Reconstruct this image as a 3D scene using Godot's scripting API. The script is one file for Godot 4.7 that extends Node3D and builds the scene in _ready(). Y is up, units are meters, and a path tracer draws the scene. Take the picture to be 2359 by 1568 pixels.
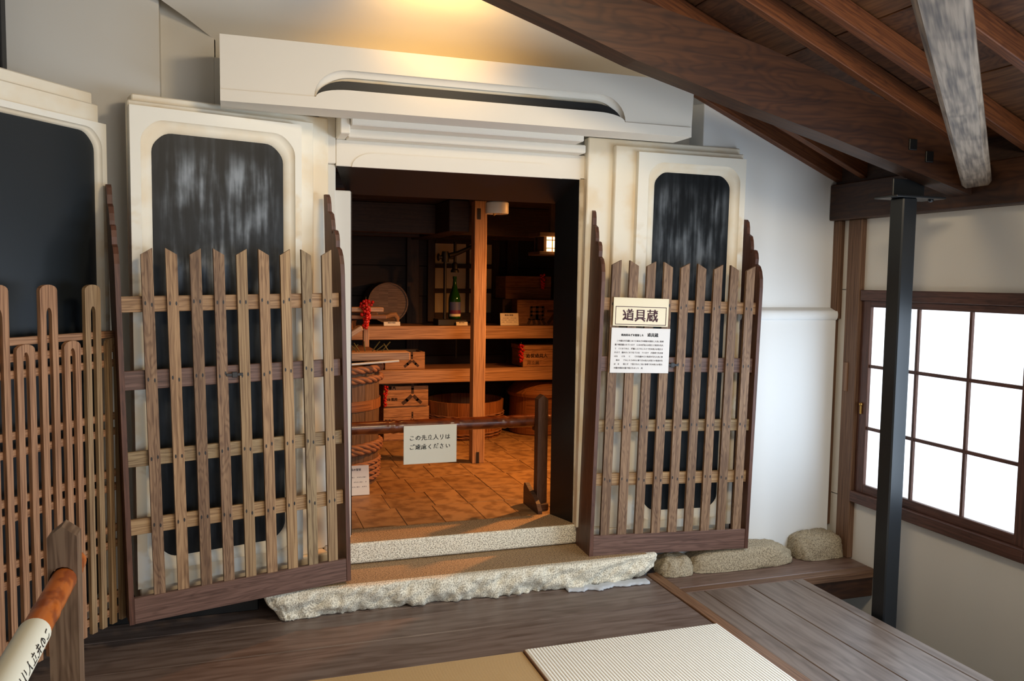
extends Node3D
# An exhibition corridor in front of an old plastered storehouse: floor y = 0, camera near the origin looking along -Z.

var rng := RandomNumberGenerator.new()
var st: SurfaceTool
var T := Transform3D()
var uvo := Vector2.ZERO
var grain := 0
var M := {}

func _ready() -> void:
	rng.seed = 7
	# ---- camera, environment, large lights ----
	var cam := Camera3D.new()
	cam.name = "camera"
	add_child(cam)
	var ya := deg_to_rad(18.6266)
	var pi := deg_to_rad(4.1459)
	var ro := deg_to_rad(0.8213)
	var fw := Vector3(sin(ya) * cos(pi), -sin(pi), -cos(ya) * cos(pi))
	var rt := Vector3(cos(ya), 0, sin(ya))
	var up := rt.cross(fw)
	var r2 := rt * cos(ro) + up * sin(ro)
	cam.transform = Transform3D(Basis(r2, r2.cross(fw), -fw), Vector3(0, 1.6, 0))
	cam.fov = rad_to_deg(2.0 * atan(784.0 / 1905.34))
	cam.near = 0.02
	cam.far = 60.0
	cam.current = true
	var we := WorldEnvironment.new()
	we.name = "environment"
	var env := Environment.new()
	env.background_mode = Environment.BG_COLOR
	env.background_color = Color(0.5, 0.55, 0.6)
	env.background_energy_multiplier = 0.2
	env.tonemap_mode = Environment.TONE_MAPPER_LINEAR
	env.tonemap_exposure = 1.08
	env.sdfgi_enabled = true
	env.ssao_enabled = true
	env.ssil_enabled = true
	we.environment = env
	add_child(we)
	var day := Color(0.80, 0.90, 1.0)
	for k in 4:   # daylight in front of each shoji sash of the right wall
		area("window_light", Vector3(3.36, 0.97, -3.31 + k * 1.12), Vector3(-1, -0.02, 0), Vector2(1.0, 1.0), day, [0.8, 1.5, 3.0, 3.6][k])
	area("window_light", Vector3(2.0, 1.75, 2.44), Vector3(0, 0, -1), Vector2(2.0, 1.9), Color(1.0, 0.97, 0.92), 5.0)  # added fill light from behind the viewer
	materials()
	shell()
	roof()
	timbers()
	hood()
	storehouse_doors()
	fences()
	steps_and_stones()
	mats_on_floor()
	barriers()
	storeroom()
	storeroom_things()

# ---------------------------------------------------------------- lights
func area(nm: String, at: Vector3, towards: Vector3, size: Vector2, c: Color, e: float) -> void:
	var l := AreaLight3D.new()
	l.name = nm
	l.area_size = size
	l.light_color = c
	l.light_energy = e
	l.area_range = 12.0
	l.shadow_enabled = true
	add_child(l, true)
	l.look_at_from_position(at, at + towards, Vector3.UP if absf(towards.y) < 0.9 else Vector3.RIGHT)

# ---------------------------------------------------------------- nodes
func tag(o: Node3D, label: String, category: String, group := "", kind := "") -> Node3D:
	o.set_meta("label", label)
	o.set_meta("category", category)
	if group: o.set_meta("group", group)
	if kind: o.set_meta("kind", kind)
	return o

func thing(nm: String, label: String, category: String, at := Vector3.ZERO, group := "", kind := "") -> Node3D:
	var o := Node3D.new()
	o.name = nm
	o.position = at
	add_child(o, true)
	return tag(o, label, category, group, kind)

func begin(g := 0) -> void:
	st = SurfaceTool.new()
	st.begin(Mesh.PRIMITIVE_TRIANGLES)
	flat()
	T = Transform3D()
	grain = g
	uvo = Vector2(rng.randf() * 6.0, rng.randf() * 6.0)

func flat() -> void:
	st.set_smooth_group(0xFFFFFFFF)

func done(nm: String, mat: Material, parent: Node = null) -> MeshInstance3D:
	st.generate_normals()
	st.index()
	var o := MeshInstance3D.new()
	o.name = nm
	o.mesh = st.commit()
	o.mesh.surface_set_material(0, mat)
	o.cast_shadow = GeometryInstance3D.SHADOW_CASTING_SETTING_ON
	(parent if parent else self).add_child(o, true)
	return o

# ---------------------------------------------------------------- shapes
func uv_of(p: Vector3, ax: int) -> Vector2:
	if ax == grain:
		return Vector2(p[(ax + 1) % 3], p[(ax + 2) % 3]) + uvo
	return Vector2(p[grain], p[3 - ax - grain]) + uvo

func tri(a: Vector3, b: Vector3, c: Vector3) -> void:
	var n := (b - a).cross(c - a)
	if n.length_squared() < 1e-16: return
	var ab := n.abs()
	var ax := 0
	if ab.y >= ab.x and ab.y >= ab.z: ax = 1
	elif ab.z >= ab.x: ax = 2
	for p in [a, c, b]:
		st.set_uv(uv_of(p, ax))
		st.add_vertex(T * p)

func tri_uv(a: Vector3, b: Vector3, c: Vector3, ua: Vector2, ub: Vector2, uc: Vector2) -> void:
	if (b - a).cross(c - a).length_squared() < 1e-16: return
	st.set_uv(ua); st.add_vertex(T * a)
	st.set_uv(uc); st.add_vertex(T * c)
	st.set_uv(ub); st.add_vertex(T * b)

func quad(a: Vector3, b: Vector3, c: Vector3, d: Vector3, out: Vector3) -> void:
	var n := (c - a).cross(d - b)
	if n.dot(out) < 0:
		tri(a, d, c); tri(a, c, b)
	else:
		tri(a, b, c); tri(a, c, d)

func box(a: Vector3, b: Vector3, r := 0.003) -> void:
	var c := (a + b) * 0.5
	var h := ((b - a) * 0.5).abs()
	r = minf(r, minf(h.x, minf(h.y, h.z)) * 0.8)
	var pt := func(s: Vector3, ax: int) -> Vector3:
		var q := Vector3(s.x * (h.x - r), s.y * (h.y - r), s.z * (h.z - r))
		q[ax] = s[ax] * h[ax]
		return c + q
	for ax in 3:
		var u := (ax + 1) % 3
		var w := (ax + 2) % 3
		for sg in [-1.0, 1.0]:
			var out := Vector3.ZERO
			out[ax] = sg
			var q := []
			for e in [[-1, -1], [1, -1], [1, 1], [-1, 1]]:
				var s := Vector3.ZERO
				s[ax] = sg; s[u] = e[0]; s[w] = e[1]
				q.append(pt.call(s, ax))
			quad(q[0], q[1], q[2], q[3], out)
		for su in [-1.0, 1.0]:
			for sw in [-1.0, 1.0]:
				var s0 := Vector3.ZERO
				s0[ax] = -1; s0[u] = su; s0[w] = sw
				var s1 := s0
				s1[ax] = 1
				var out2 := Vector3.ZERO
				out2[u] = su; out2[w] = sw
				quad(pt.call(s0, u), pt.call(s1, u), pt.call(s1, w), pt.call(s0, w), out2)
	for sx in [-1.0, 1.0]:
		for sy in [-1.0, 1.0]:
			for sz in [-1.0, 1.0]:
				var s := Vector3(sx, sy, sz)
				var p0: Vector3 = pt.call(s, 0)
				var p1: Vector3 = pt.call(s, 1)
				var p2: Vector3 = pt.call(s, 2)
				if (p1 - p0).cross(p2 - p0).dot(s) < 0: tri(p0, p2, p1)
				else: tri(p0, p1, p2)

func prism(poly: PackedVector2Array, z0: float, z1: float) -> void:
	var idx := Geometry2D.triangulate_polygon(poly)
	for k in range(0, idx.size(), 3):
		var a := poly[idx[k]]
		var b := poly[idx[k + 1]]
		var c := poly[idx[k + 2]]
		if (b - a).cross(c - a) < 0:
			var t := b
			b = c; c = t
		tri(Vector3(a.x, a.y, z1), Vector3(b.x, b.y, z1), Vector3(c.x, c.y, z1))
		tri(Vector3(a.x, a.y, z0), Vector3(c.x, c.y, z0), Vector3(b.x, b.y, z0))
	var cw := Geometry2D.is_polygon_clockwise(poly)
	for k in poly.size():
		var a := poly[k]
		var b := poly[(k + 1) % poly.size()]
		var d := b - a
		var out := Vector3(d.y, -d.x, 0)
		if not is_ccw(poly): out = -out
		quad(Vector3(a.x, a.y, z0), Vector3(b.x, b.y, z0), Vector3(b.x, b.y, z1), Vector3(a.x, a.y, z1), out)

func is_ccw(poly: PackedVector2Array) -> bool:
	var s := 0.0
	for k in poly.size():
		s += poly[k].cross(poly[(k + 1) % poly.size()])
	return s > 0

func loft(a: PackedVector3Array, b: PackedVector3Array, flip := false) -> void:
	for k in a.size():
		var j := (k + 1) % a.size()
		if flip:
			tri(a[k], b[j], a[j]); tri(a[k], b[k], b[j])
		else:
			tri(a[k], a[j], b[j]); tri(a[k], b[j], b[k])

func lathe(c: Vector3, prof: PackedVector2Array, n := 24) -> void:
	var g := 1
	for i in prof.size() - 1:
		if i > 0:
			var d0 := (prof[i] - prof[i - 1]).normalized()
			var d1 := (prof[i + 1] - prof[i]).normalized()
			if d0.dot(d1) < 0.8: g += 1
		st.set_smooth_group(g)
		var dr := prof[i + 1].x - prof[i].x
		var dy := prof[i + 1].y - prof[i].y
		for k in n:
			var t0 := TAU * k / n
			var t1 := TAU * (k + 1) / n
			var e0 := Vector3(cos(t0), 0, sin(t0))
			var e1 := Vector3(cos(t1), 0, sin(t1))
			var em := e0 + e1
			quad(c + e0 * prof[i].x + Vector3.UP * prof[i].y, c + e1 * prof[i].x + Vector3.UP * prof[i].y, c + e1 * prof[i + 1].x + Vector3.UP * prof[i + 1].y, c + e0 * prof[i + 1].x + Vector3.UP * prof[i + 1].y, Vector3(em.x * dy, -2.0 * dr, em.z * dy))
	flat()

func tube(path: PackedVector3Array, rad: PackedFloat32Array, n := 8, closed := false) -> void:
	st.set_smooth_group(1)
	var rings := []
	var cnt := path.size()
	var prev := Vector3.ZERO
	var run := 0.0
	var runs := []
	for i in cnt:
		var d: Vector3
		if closed: d = path[(i + 1) % cnt] - path[(i + cnt - 1) % cnt]
		else: d = path[mini(i + 1, cnt - 1)] - path[maxi(i - 1, 0)]
		d = d.normalized()
		if prev == Vector3.ZERO:
			prev = d.cross(Vector3.UP if absf(d.y) < 0.9 else Vector3.RIGHT).normalized()
		prev = (prev - d * prev.dot(d)).normalized()
		var bi := d.cross(prev)
		var ring := PackedVector3Array()
		for k in n:
			var t := TAU * k / n
			ring.append(path[i] + (prev * cos(t) + bi * sin(t)) * rad[i % rad.size()])
		rings.append(ring)
		if i > 0: run += path[i].distance_to(path[i - 1])
		runs.append(run)
	var last := cnt if closed else cnt - 1
	for i in last:
		var a: PackedVector3Array = rings[i]
		var b: PackedVector3Array = rings[(i + 1) % cnt]
		var u0: float = runs[i]
		var u1: float = runs[i + 1] if i + 1 < cnt else run + 0.02
		for k in n:
			var j := (k + 1) % n
			var v0 := 0.2 * k / n
			var v1 := 0.2 * (k + 1) / n
			tri_uv(a[k], a[j], b[j], uvo + Vector2(u0, v0), uvo + Vector2(u0, v1), uvo + Vector2(u1, v1))
			tri_uv(a[k], b[j], b[k], uvo + Vector2(u0, v0), uvo + Vector2(u1, v1), uvo + Vector2(u1, v0))
	if not closed:
		flat()
		for e in [0, cnt - 1]:
			var r: PackedVector3Array = rings[e]
			for k in n:
				var j := (k + 1) % n
				if e == 0: tri(path[e], r[j], r[k])
				else: tri(path[e], r[k], r[j])
	flat()

func ball(c: Vector3, r: Vector3, n := 8, m := 6) -> void:
	st.set_smooth_group(2)
	for i in m:
		var a0 := PI * i / m - PI / 2
		var a1 := PI * (i + 1) / m - PI / 2
		for k in n:
			var t0 := TAU * k / n
			var t1 := TAU * (k + 1) / n
			var p := []
			for e in [[a0, t0], [a0, t1], [a1, t1], [a1, t0]]:
				p.append(c + r * Vector3(cos(e[0]) * cos(e[1]), sin(e[0]), cos(e[0]) * sin(e[1])))
			tri(p[0], p[2], p[1]); tri(p[0], p[3], p[2])
	flat()

func rough_block(a: Vector3, b: Vector3, r: float, cell: float, move: Callable) -> void:
	# a box of small cells with rounded edges; move() displaces each point
	st.set_smooth_group(3)
	for ax in 3:
		var u := (ax + 1) % 3
		var w := (ax + 2) % 3
		var nu := maxi(2, int((b[u] - a[u]) / cell))
		var nw := maxi(2, int((b[w] - a[w]) / cell))
		for sg in [0, 1]:
			var g := []
			for i in nu + 1:
				var row := PackedVector3Array()
				for j in nw + 1:
					var p := Vector3.ZERO
					p[ax] = b[ax] if sg else a[ax]
					p[u] = lerpf(a[u], b[u], float(i) / nu)
					p[w] = lerpf(a[w], b[w], float(j) / nw)
					var inner := p.clamp(a + Vector3.ONE * r, b - Vector3.ONE * r)
					p = inner + (p - inner).normalized() * r
					row.append(move.call(p))
				g.append(row)
			for i in nu:
				for j in nw:
					var q0: Vector3 = g[i][j]
					var q1: Vector3 = g[i + 1][j]
					var q2: Vector3 = g[i + 1][j + 1]
					var q3: Vector3 = g[i][j + 1]
					if sg:
						tri(q0, q1, q2); tri(q0, q2, q3)
					else:
						tri(q0, q2, q1); tri(q0, q3, q2)
	flat()

func rrect(u0: float, u1: float, v0: float, v1: float, r: float, n := 8) -> Array:
	# [points of a rounded rectangle, counter-clockwise; the corner of the plain rectangle that belongs to each]
	var pts := PackedVector2Array()
	var which := PackedInt32Array()
	var cs := [Vector2(u1 - r, v0 + r), Vector2(u1 - r, v1 - r), Vector2(u0 + r, v1 - r), Vector2(u0 + r, v0 + r)]
	for q in 4:
		for k in n + 1:
			var t := -PI / 2 + q * PI / 2 + PI / 2 * k / n
			var f := 1.0 - 0.035 * pow(sin(PI * k / n), 4.0)
			pts.append(cs[q] + Vector2(cos(t), sin(t)) * r * f)
			which.append(q)
	return [pts, which]

func up3(p: PackedVector2Array, w: float) -> PackedVector3Array:
	var o := PackedVector3Array()
	for q in p: o.append(Vector3(q.x, q.y, w))
	return o

# ---------------------------------------------------------------- lettering, drawn as strokes on a grid of 20 x 20
const KEY := "0123456789abcdefghij"
var G := {}

func glyph_book() -> void:
	var way := "1246 1958 585d1h 1h5fahji"
	G = {
		"道": "a0c3 g0e3 73j3 d3c6 969g 96i6 i6ig 99i9 9cic 9gig W",
		"具": "414d g1gd 41g1 45g5 49g9 4dgd 0fjf 6f1j dfij",
		"蔵": "02j2 5054 e0e4 26j6 262d0j 595i 59b9 5cbc 5fbf 5ibi 898c 8f8i d4d9feij ijjf i9ffbj g4i5",
		"こ": "43e4 e4d6 3c4g8hgg",
		"の": "a39a6f3e2a57a3g5i9gebh",
		"先": "6235 54g4 a0a9 09j9 796e1j c9cgeijijf",
		"立": "a0a3 34g4 575d e7cg 0hjh",
		"入": "71a298 985e0i a6eeji",
		"り": "52485b d1e8ce7j",
		"は": "32293h 66h6 d1ddbh7g8ddchf",
		"ご": "43e4 3c4g8hgg f0h3 i0j2",
		"遠": "72i2 c0c5 65j5 878a 87h7 h7ha 8aha ca7f cacg dbhf W",
		"慮": "a0a3 a1g1 25j5 252c0j 78g8 787d g8gd 7aga 7dgd b8bd 4e3h 8e8igihg bebg gfih",
		"く": "d25adi",
		"だ": "25b4 71592h a9h8 acbgig f0g3 i0j2",
		"さ": "36g4 81caed 5c4g8ieh",
		"い": "444b7g9d e5h9hd",
		"な": "24b3 716a2e f3h6 d7dd9h6f9ddeih",
		"ど": "628a g58a4e6hgh f0g3 i0j2",
		"を": "34f3 91693d 69c9cd j89c9hih",
		"し": "626e9ieg",
		"た": "25b4 71592h a9h8 acbgig",
		"で": "24i3 i3b8beei g8h9 i7ja",
		"す": "05j5 c0c99c8aa8ca cfaj",
		"ま": "34g4 38g8 a1ad6h3f6dig",
		"れ": "505j 06a51e a5f5ehjg",
		"て": "24i3 i3a8adei",
		"と": "628a g58a4e6hgh",
		"に": "32293h 95h5 8c9ghg",
		"が": "15a4ceai 812e1j d4g8 f0h2 i0j2",
		"年": "6035 54i4 49h9 494e 0eje a4aj",
		"大": "06j6 a0a71j a7jj",
		"黒": "313a h1ha 31h1 36h6 3aha a1ae 2chc 0eje 2f0j 6f7j cfdj gfjj",
		"用": "323d0j 32h2 h2hj 38h8 3ehe a2aj",
		"保": "5029 414j 8185 81h1 h1h5 85h5 6aja c5cj ca5i cajj",
		"管": "2054 04a4 c0e4 a4j4 a4a6 18j8 181b 5a5j 5afa fafd 5dfd 5fff 5jfj fffj",
		"造": "a0a6 72i2 66j6 999g h9hg 99h9 9ghg W",
		"人": "a0a80j a8jj",
		"文": "a0a3 04j4 g45c0j 45cdjj",
		"化": "6029 414j c0cgeijijf j5bb",
	}
	for k in G.keys():
		G[k] = String(G[k]).replace("W", way)

func ink(txt: String, x: float, y: float, size: float, thick: float, z := 0.0) -> void:
	# x to the right, y down from the top left corner, all in metres
	for ch in txt:
		if G.has(ch):
			for s in String(G[ch]).split(" ", false):
				var pts := PackedVector2Array()
				for k in range(0, s.length() - 1, 2):
					pts.append(Vector2(x + KEY.find(s[k]) / 20.0 * size, -y - KEY.find(s[k + 1]) / 20.0 * size))
				brush(pts, thick, z)
		x += size * 1.12

func brush(pts: PackedVector2Array, thick: float, z: float) -> void:
	for k in pts.size() - 1:
		var a := pts[k]
		var b := pts[k + 1]
		var d := (b - a).normalized()
		var h := thick * (0.32 if absf(d.y) < 0.2 else 0.5)
		var n := Vector2(-d.y, d.x) * h
		a -= d * h * 0.6
		b += d * h * 0.6
		tri(Vector3(a.x - n.x, a.y - n.y, z), Vector3(b.x - n.x, b.y - n.y, z), Vector3(b.x + n.x, b.y + n.y, z))
		tri(Vector3(a.x - n.x, a.y - n.y, z), Vector3(b.x + n.x, b.y + n.y, z), Vector3(a.x + n.x, a.y + n.y, z))

# ---------------------------------------------------------------- materials
func field(sd: int, fr: float, w: int, h: int, oct := 4) -> Image:
	var n := FastNoiseLite.new()
	n.seed = sd
	n.noise_type = FastNoiseLite.TYPE_SIMPLEX_SMOOTH
	n.frequency = fr
	n.fractal_octaves = oct
	var im := n.get_seamless_image(w, h)
	im.convert(Image.FORMAT_L8)
	return im

func tex_of(w: int, h: int, data: PackedByteArray) -> ImageTexture:
	return ImageTexture.create_from_image(Image.create_from_data(w, h, false, Image.FORMAT_RGB8, data))

func put(d: PackedByteArray, i: int, c: Color) -> void:
	d[i * 3] = clampi(int(c.r * 255.0), 0, 255)
	d[i * 3 + 1] = clampi(int(c.g * 255.0), 0, 255)
	d[i * 3 + 2] = clampi(int(c.b * 255.0), 0, 255)

func wood_tex(sd: int, rings: float, warp: float, light: Color, dark: Color, streak := 0.35) -> ImageTexture:
	var w := 512
	var h := 512
	var f := field(sd, 0.006, w, h, 3).get_data()
	var si := field(sd + 1, 0.05, 64, h, 3)
	si.resize(w, h, Image.INTERPOLATE_CUBIC)
	var s := si.get_data()
	var mi := field(sd + 2, 0.02, 128, h, 2)
	mi.resize(w, h, Image.INTERPOLATE_CUBIC)
	var m := mi.get_data()
	var d := PackedByteArray()
	d.resize(w * h * 3)
	for y in h:
		for x in w:
			var i := y * w + x
			var t := 0.5 + 0.5 * sin(TAU * (rings * y / h + warp * f[i] / 255.0))
			t = t * t
			var q := clampf(0.12 + 0.26 * t + streak * 1.5 * (s[i] / 255.0 - 0.45) + 0.55 * (m[i] / 255.0 - 0.5), 0.0, 1.0)
			put(d, i, light.lerp(dark, q))
	return tex_of(w, h, d)

func patchy(sd: int, fr: float, a: Color, b: Color, lo: float, hi: float, w := 512, h := 512, stretch := 1) -> ImageTexture:
	var im := field(sd, fr, w, h / stretch, 5)
	if stretch > 1: im.resize(w, h, Image.INTERPOLATE_CUBIC)
	var f := im.get_data()
	var d := PackedByteArray()
	d.resize(w * h * 3)
	for i in w * h:
		put(d, i, a.lerp(b, smoothstep(lo, hi, f[i] / 255.0)))
	return tex_of(w, h, d)

func mat(c: Color, rough := 0.7, tex: Texture2D = null, sc := Vector3.ONE, spec := 0.5) -> StandardMaterial3D:
	var m := StandardMaterial3D.new()
	m.albedo_color = c
	m.roughness = rough
	m.metallic_specular = spec
	if tex:
		m.albedo_texture = tex
		m.uv1_scale = sc
	return m

func relief(m: StandardMaterial3D, tex: Texture2D, cm: float) -> StandardMaterial3D:
	m.heightmap_enabled = true
	m.heightmap_texture = tex
	m.heightmap_scale = cm
	return m

func world_tri(m: StandardMaterial3D, s: float) -> StandardMaterial3D:
	m.uv1_triplanar = true
	m.uv1_world_triplanar = true
	m.uv1_scale = Vector3.ONE * s
	return m

func materials() -> void:
	glyph_book()
	var ws := Vector3(1.0 / 1.4, 1.0 / 0.2, 1.0)
	var w1 := wood_tex(11, 9.0, 3.0, Color(1, 1, 1), Color(0.50, 0.42, 0.36))
	var w2 := wood_tex(31, 5.0, 5.0, Color(1, 1, 1), Color(0.42, 0.33, 0.28), 0.25)
	var w4 := wood_tex(41, 4.0, 2.5, Color(1, 1, 1), Color(0.60, 0.53, 0.48), 0.16)
	var w3 := wood_tex(51, 14.0, 1.6, Color(1, 1, 1), Color(0.58, 0.50, 0.44), 0.5)
	for k in 6:   # fence slats in mixed wood tones
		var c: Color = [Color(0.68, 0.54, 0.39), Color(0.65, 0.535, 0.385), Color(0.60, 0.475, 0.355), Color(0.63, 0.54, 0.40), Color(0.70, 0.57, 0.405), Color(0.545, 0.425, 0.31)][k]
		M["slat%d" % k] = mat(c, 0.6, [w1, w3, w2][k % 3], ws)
	M.red_board = mat(Color(0.455, 0.335, 0.285), 0.5, w1, ws)
	M.side_board = mat(Color(0.40, 0.255, 0.19), 0.5, w1, ws)
	M.pale_slat = mat(Color(0.68, 0.51, 0.37), 0.6, w3, ws)
	M.beam = mat(Color(0.265, 0.15, 0.07), 0.55, w2, Vector3(1 / 2.2, 1 / 0.5, 1))
	M.rafter = mat(Color(0.44, 0.255, 0.125), 0.6, w1, ws)
	M.roof_board = mat(Color(0.42, 0.275, 0.155), 0.65, w3, Vector3(1 / 1.4, 1 / 0.5, 1))
	M.roof_board2 = mat(Color(0.38, 0.24, 0.135), 0.65, w2, Vector3(1 / 1.4, 1 / 0.5, 1))
	M.log = mat(Color(0.53, 0.46, 0.385), 0.7, wood_tex(61, 3.0, 1.2, Color(1, 1, 1), Color(0.45, 0.41, 0.38), 0.7), Vector3(1 / 1.1, 1 / 0.4, 1))
	M.post_wood = mat(Color(0.46, 0.34, 0.25), 0.6, w3, ws)
	M.window_wood = mat(Color(0.36, 0.23, 0.18), 0.5, w1, ws)
	M.floor = mat(Color(0.49, 0.425, 0.39), 0.40, w4, Vector3(1 / 2.4, 1 / 0.5, 1))
	M.floor2 = mat(Color(0.49, 0.43, 0.385), 0.44, w4, Vector3(1 / 2.4, 1 / 0.5, 1))
	M.trim = mat(Color(0.54, 0.40, 0.29), 0.45, w3, ws)
	M.plank = mat(Color(0.47, 0.375, 0.33), 0.42, w4, Vector3(1 / 1.8, 1 / 0.3, 1))
	M.plaster = mat(Color(0.86, 0.845, 0.81), 0.85)
	M.plaster_cool = mat(Color(0.90, 0.905, 0.90), 0.8)
	M.trimplaster = mat(Color(0.935, 0.905, 0.85), 0.75)
	M.grimy = world_tri(mat(Color.WHITE, 0.8, patchy(71, 0.006, Color(0.84, 0.79, 0.70), Color(0.72, 0.65, 0.54), 0.45, 0.75)), 1.2)
	M.doorplaster = mat(Color.WHITE, 0.6, door_tex(), Vector3.ONE)
	M.dooredge = world_tri(mat(Color.WHITE, 0.6, patchy(75, 0.006, Color(0.96, 0.93, 0.86), Color(0.93, 0.86, 0.74), 0.42, 0.80)), 0.8)
	M.charcoal = mat(Color.WHITE, 0.45, scuffed(81, 1.0), Vector3.ONE, 0.35)
	M.charcoal2 = mat(Color.WHITE, 0.45, scuffed(85, 0.75), Vector3.ONE, 0.3)
	M.charcoal3 = mat(Color(0.115, 0.135, 0.15), 0.38)
	M.black = mat(Color(0.045, 0.045, 0.05), 0.5)
	M.jamb = mat(Color(0.05, 0.056, 0.066), 0.4, patchy(90, 0.01, Color(1, 1, 1), Color(1.0, 0.9, 0.8), 0.5, 0.8, 256, 256), Vector3.ONE)
	M.steel = mat(Color(0.10, 0.115, 0.13), 0.32)
	M.iron = mat(Color(0.12, 0.10, 0.09), 0.5)
	M.ink = mat(Color(0.30, 0.12, 0.15), 0.6)
	M.ink_black = mat(Color(0.10, 0.09, 0.09), 0.6)
	M.ink_faint = mat(Color(0.40, 0.37, 0.37), 0.6)
	M.paper = mat(Color(0.90, 0.88, 0.86), 0.35)
	M.paper_cream = mat(Color(0.93, 0.87, 0.72), 0.3)
	M.paper_dull = mat(Color(0.86, 0.85, 0.78), 0.7)
	M.card = mat(Color(0.92, 0.90, 0.85), 0.7)
	var gr := patchy(101, 0.15, Color(0.98, 0.95, 0.88), Color(0.62, 0.59, 0.53), 0.36, 0.80)
	M.granite = relief(world_tri(mat(Color(1.0, 1.0, 0.985), 0.85, gr), 1.35), gr, -0.4)
	M.granite_worn = relief(world_tri(mat(Color(0.74, 0.635, 0.51), 0.7, gr), 1.35), gr, -0.25)
	M.boulder = relief(world_tri(mat(Color(0.72, 0.68, 0.61), 0.8, gr), 1.2), gr, -0.3)
	M.mortar = mat(Color(0.74, 0.755, 0.77), 0.85)
	M.reed = weave(true)
	M.tatami = weave(false)
	M.mat_edge = mat(Color(0.50, 0.36, 0.26), 0.7)
	var bt := patchy(111, 0.012, Color(0.80, 0.50, 0.26), Color(0.60, 0.33, 0.17), 0.35, 0.8, 256, 256)
	M.bamboo = mat(Color(0.88, 0.77, 0.62), 0.28, bt, Vector3(3, 5, 1))
	M.bamboo_dark = mat(Color(0.52, 0.42, 0.38), 0.25, bt, Vector3(3, 5, 1))
	M.stand = mat(Color(0.46, 0.37, 0.29), 0.5, w1, ws)
	M.stand_dark = mat(Color(0.34, 0.25, 0.20), 0.5, w1, ws)
	M.pane = mat(Color(0.95, 0.97, 1.0), 0.5)
	M.pane.emission_enabled = true
	M.pane.emission = Color(0.93, 0.965, 1.0)
	M.pane.emission_energy_multiplier = 1.6
	M.sand = mat(Color(0.56, 0.45, 0.33), 0.9)
	var tl := patchy(121, 0.03, Color(0.80, 0.69, 0.54), Color(0.62, 0.51, 0.38), 0.3, 0.85)
	for k in 3:
		M["tile%d" % k] = mat([Color(0.74, 0.68, 0.60), Color(0.71, 0.65, 0.57), Color(0.77, 0.71, 0.63)][k], 0.55, tl, Vector3(0.55, 0.55, 1))
	M.cedar = mat(Color(0.74, 0.58, 0.43), 0.55, w3, ws)
	M.crate = mat(Color(0.72, 0.54, 0.37), 0.65, w1, ws)
	M.crate_dark = mat(Color(0.52, 0.36, 0.24), 0.65, w1, ws)
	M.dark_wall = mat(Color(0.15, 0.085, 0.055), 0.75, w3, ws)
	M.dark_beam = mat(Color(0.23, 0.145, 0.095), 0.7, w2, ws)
	M.barrel = mat(Color(0.42, 0.33, 0.25), 0.6, w3, Vector3(1 / 1.0, 1 / 0.25, 1))
	M.rope = mat(Color(0.60, 0.42, 0.30), 0.7, w3, Vector3(4, 8, 1))
	M.brand = mat(Color(0.24, 0.15, 0.09), 0.7)
	M.tub = mat(Color(0.58, 0.38, 0.22), 0.5, w3, ws)
	M.berry = mat(Color(0.72, 0.09, 0.06), 0.2)
	M.bottle = mat(Color(0.10, 0.28, 0.05), 0.06)
	M.label_blue = mat(Color(0.33, 0.38, 0.62), 0.5)
	M.label_wine = mat(Color(0.42, 0.16, 0.34), 0.5)
	M.shoji_dim = mat(Color(0.80, 0.74, 0.62), 0.8)
	M.lamp_white = mat(Color(0.90, 0.89, 0.84), 0.4)
	M.lantern_paper = mat(Color(1, 0.95, 0.86), 0.6)
	M.lantern_paper.emission_enabled = true
	M.lantern_paper.emission = Color(1.0, 0.86, 0.70)
	M.lantern_paper.emission_energy_multiplier = 1.5
	M.bulb = mat(Color(1, 0.9, 0.7), 0.5)
	M.bulb.emission_enabled = true
	M.bulb.emission = Color(1.0, 0.72, 0.36)
	M.bulb.emission_energy_multiplier = 2.0
	M.brass = mat(Color(0.75, 0.60, 0.32), 0.35)
	M.brass.metallic = 0.8
	M.leaf = mat(Color(0.36, 0.32, 0.14), 0.7)

func door_tex() -> ImageTexture:   # cream lime plaster with brown age stains that grow towards the bottom
	var w := 256
	var h := 512
	var f := field(131, 0.012, w, h, 5).get_data()
	var g := field(137, 0.03, w, h, 4).get_data()
	var d := PackedByteArray()
	d.resize(w * h * 3)
	for y in h:
		for x in w:
			var i := y * w + x
			var v := float(y) / h
			var s := smoothstep(0.46, 0.66, f[i] / 255.0 + 0.22 * smoothstep(0.10, 0.4, v) - 0.16)
			var c := Color(0.955, 0.935, 0.88).lerp(Color(0.91, 0.82, 0.67), s * 0.75)
			put(d, i, c.lerp(Color(0.74, 0.63, 0.47), 0.4 * smoothstep(0.66, 0.85, g[i] / 255.0) * smoothstep(0.1, 0.4, v)))
	return tex_of(w, h, d)

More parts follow.
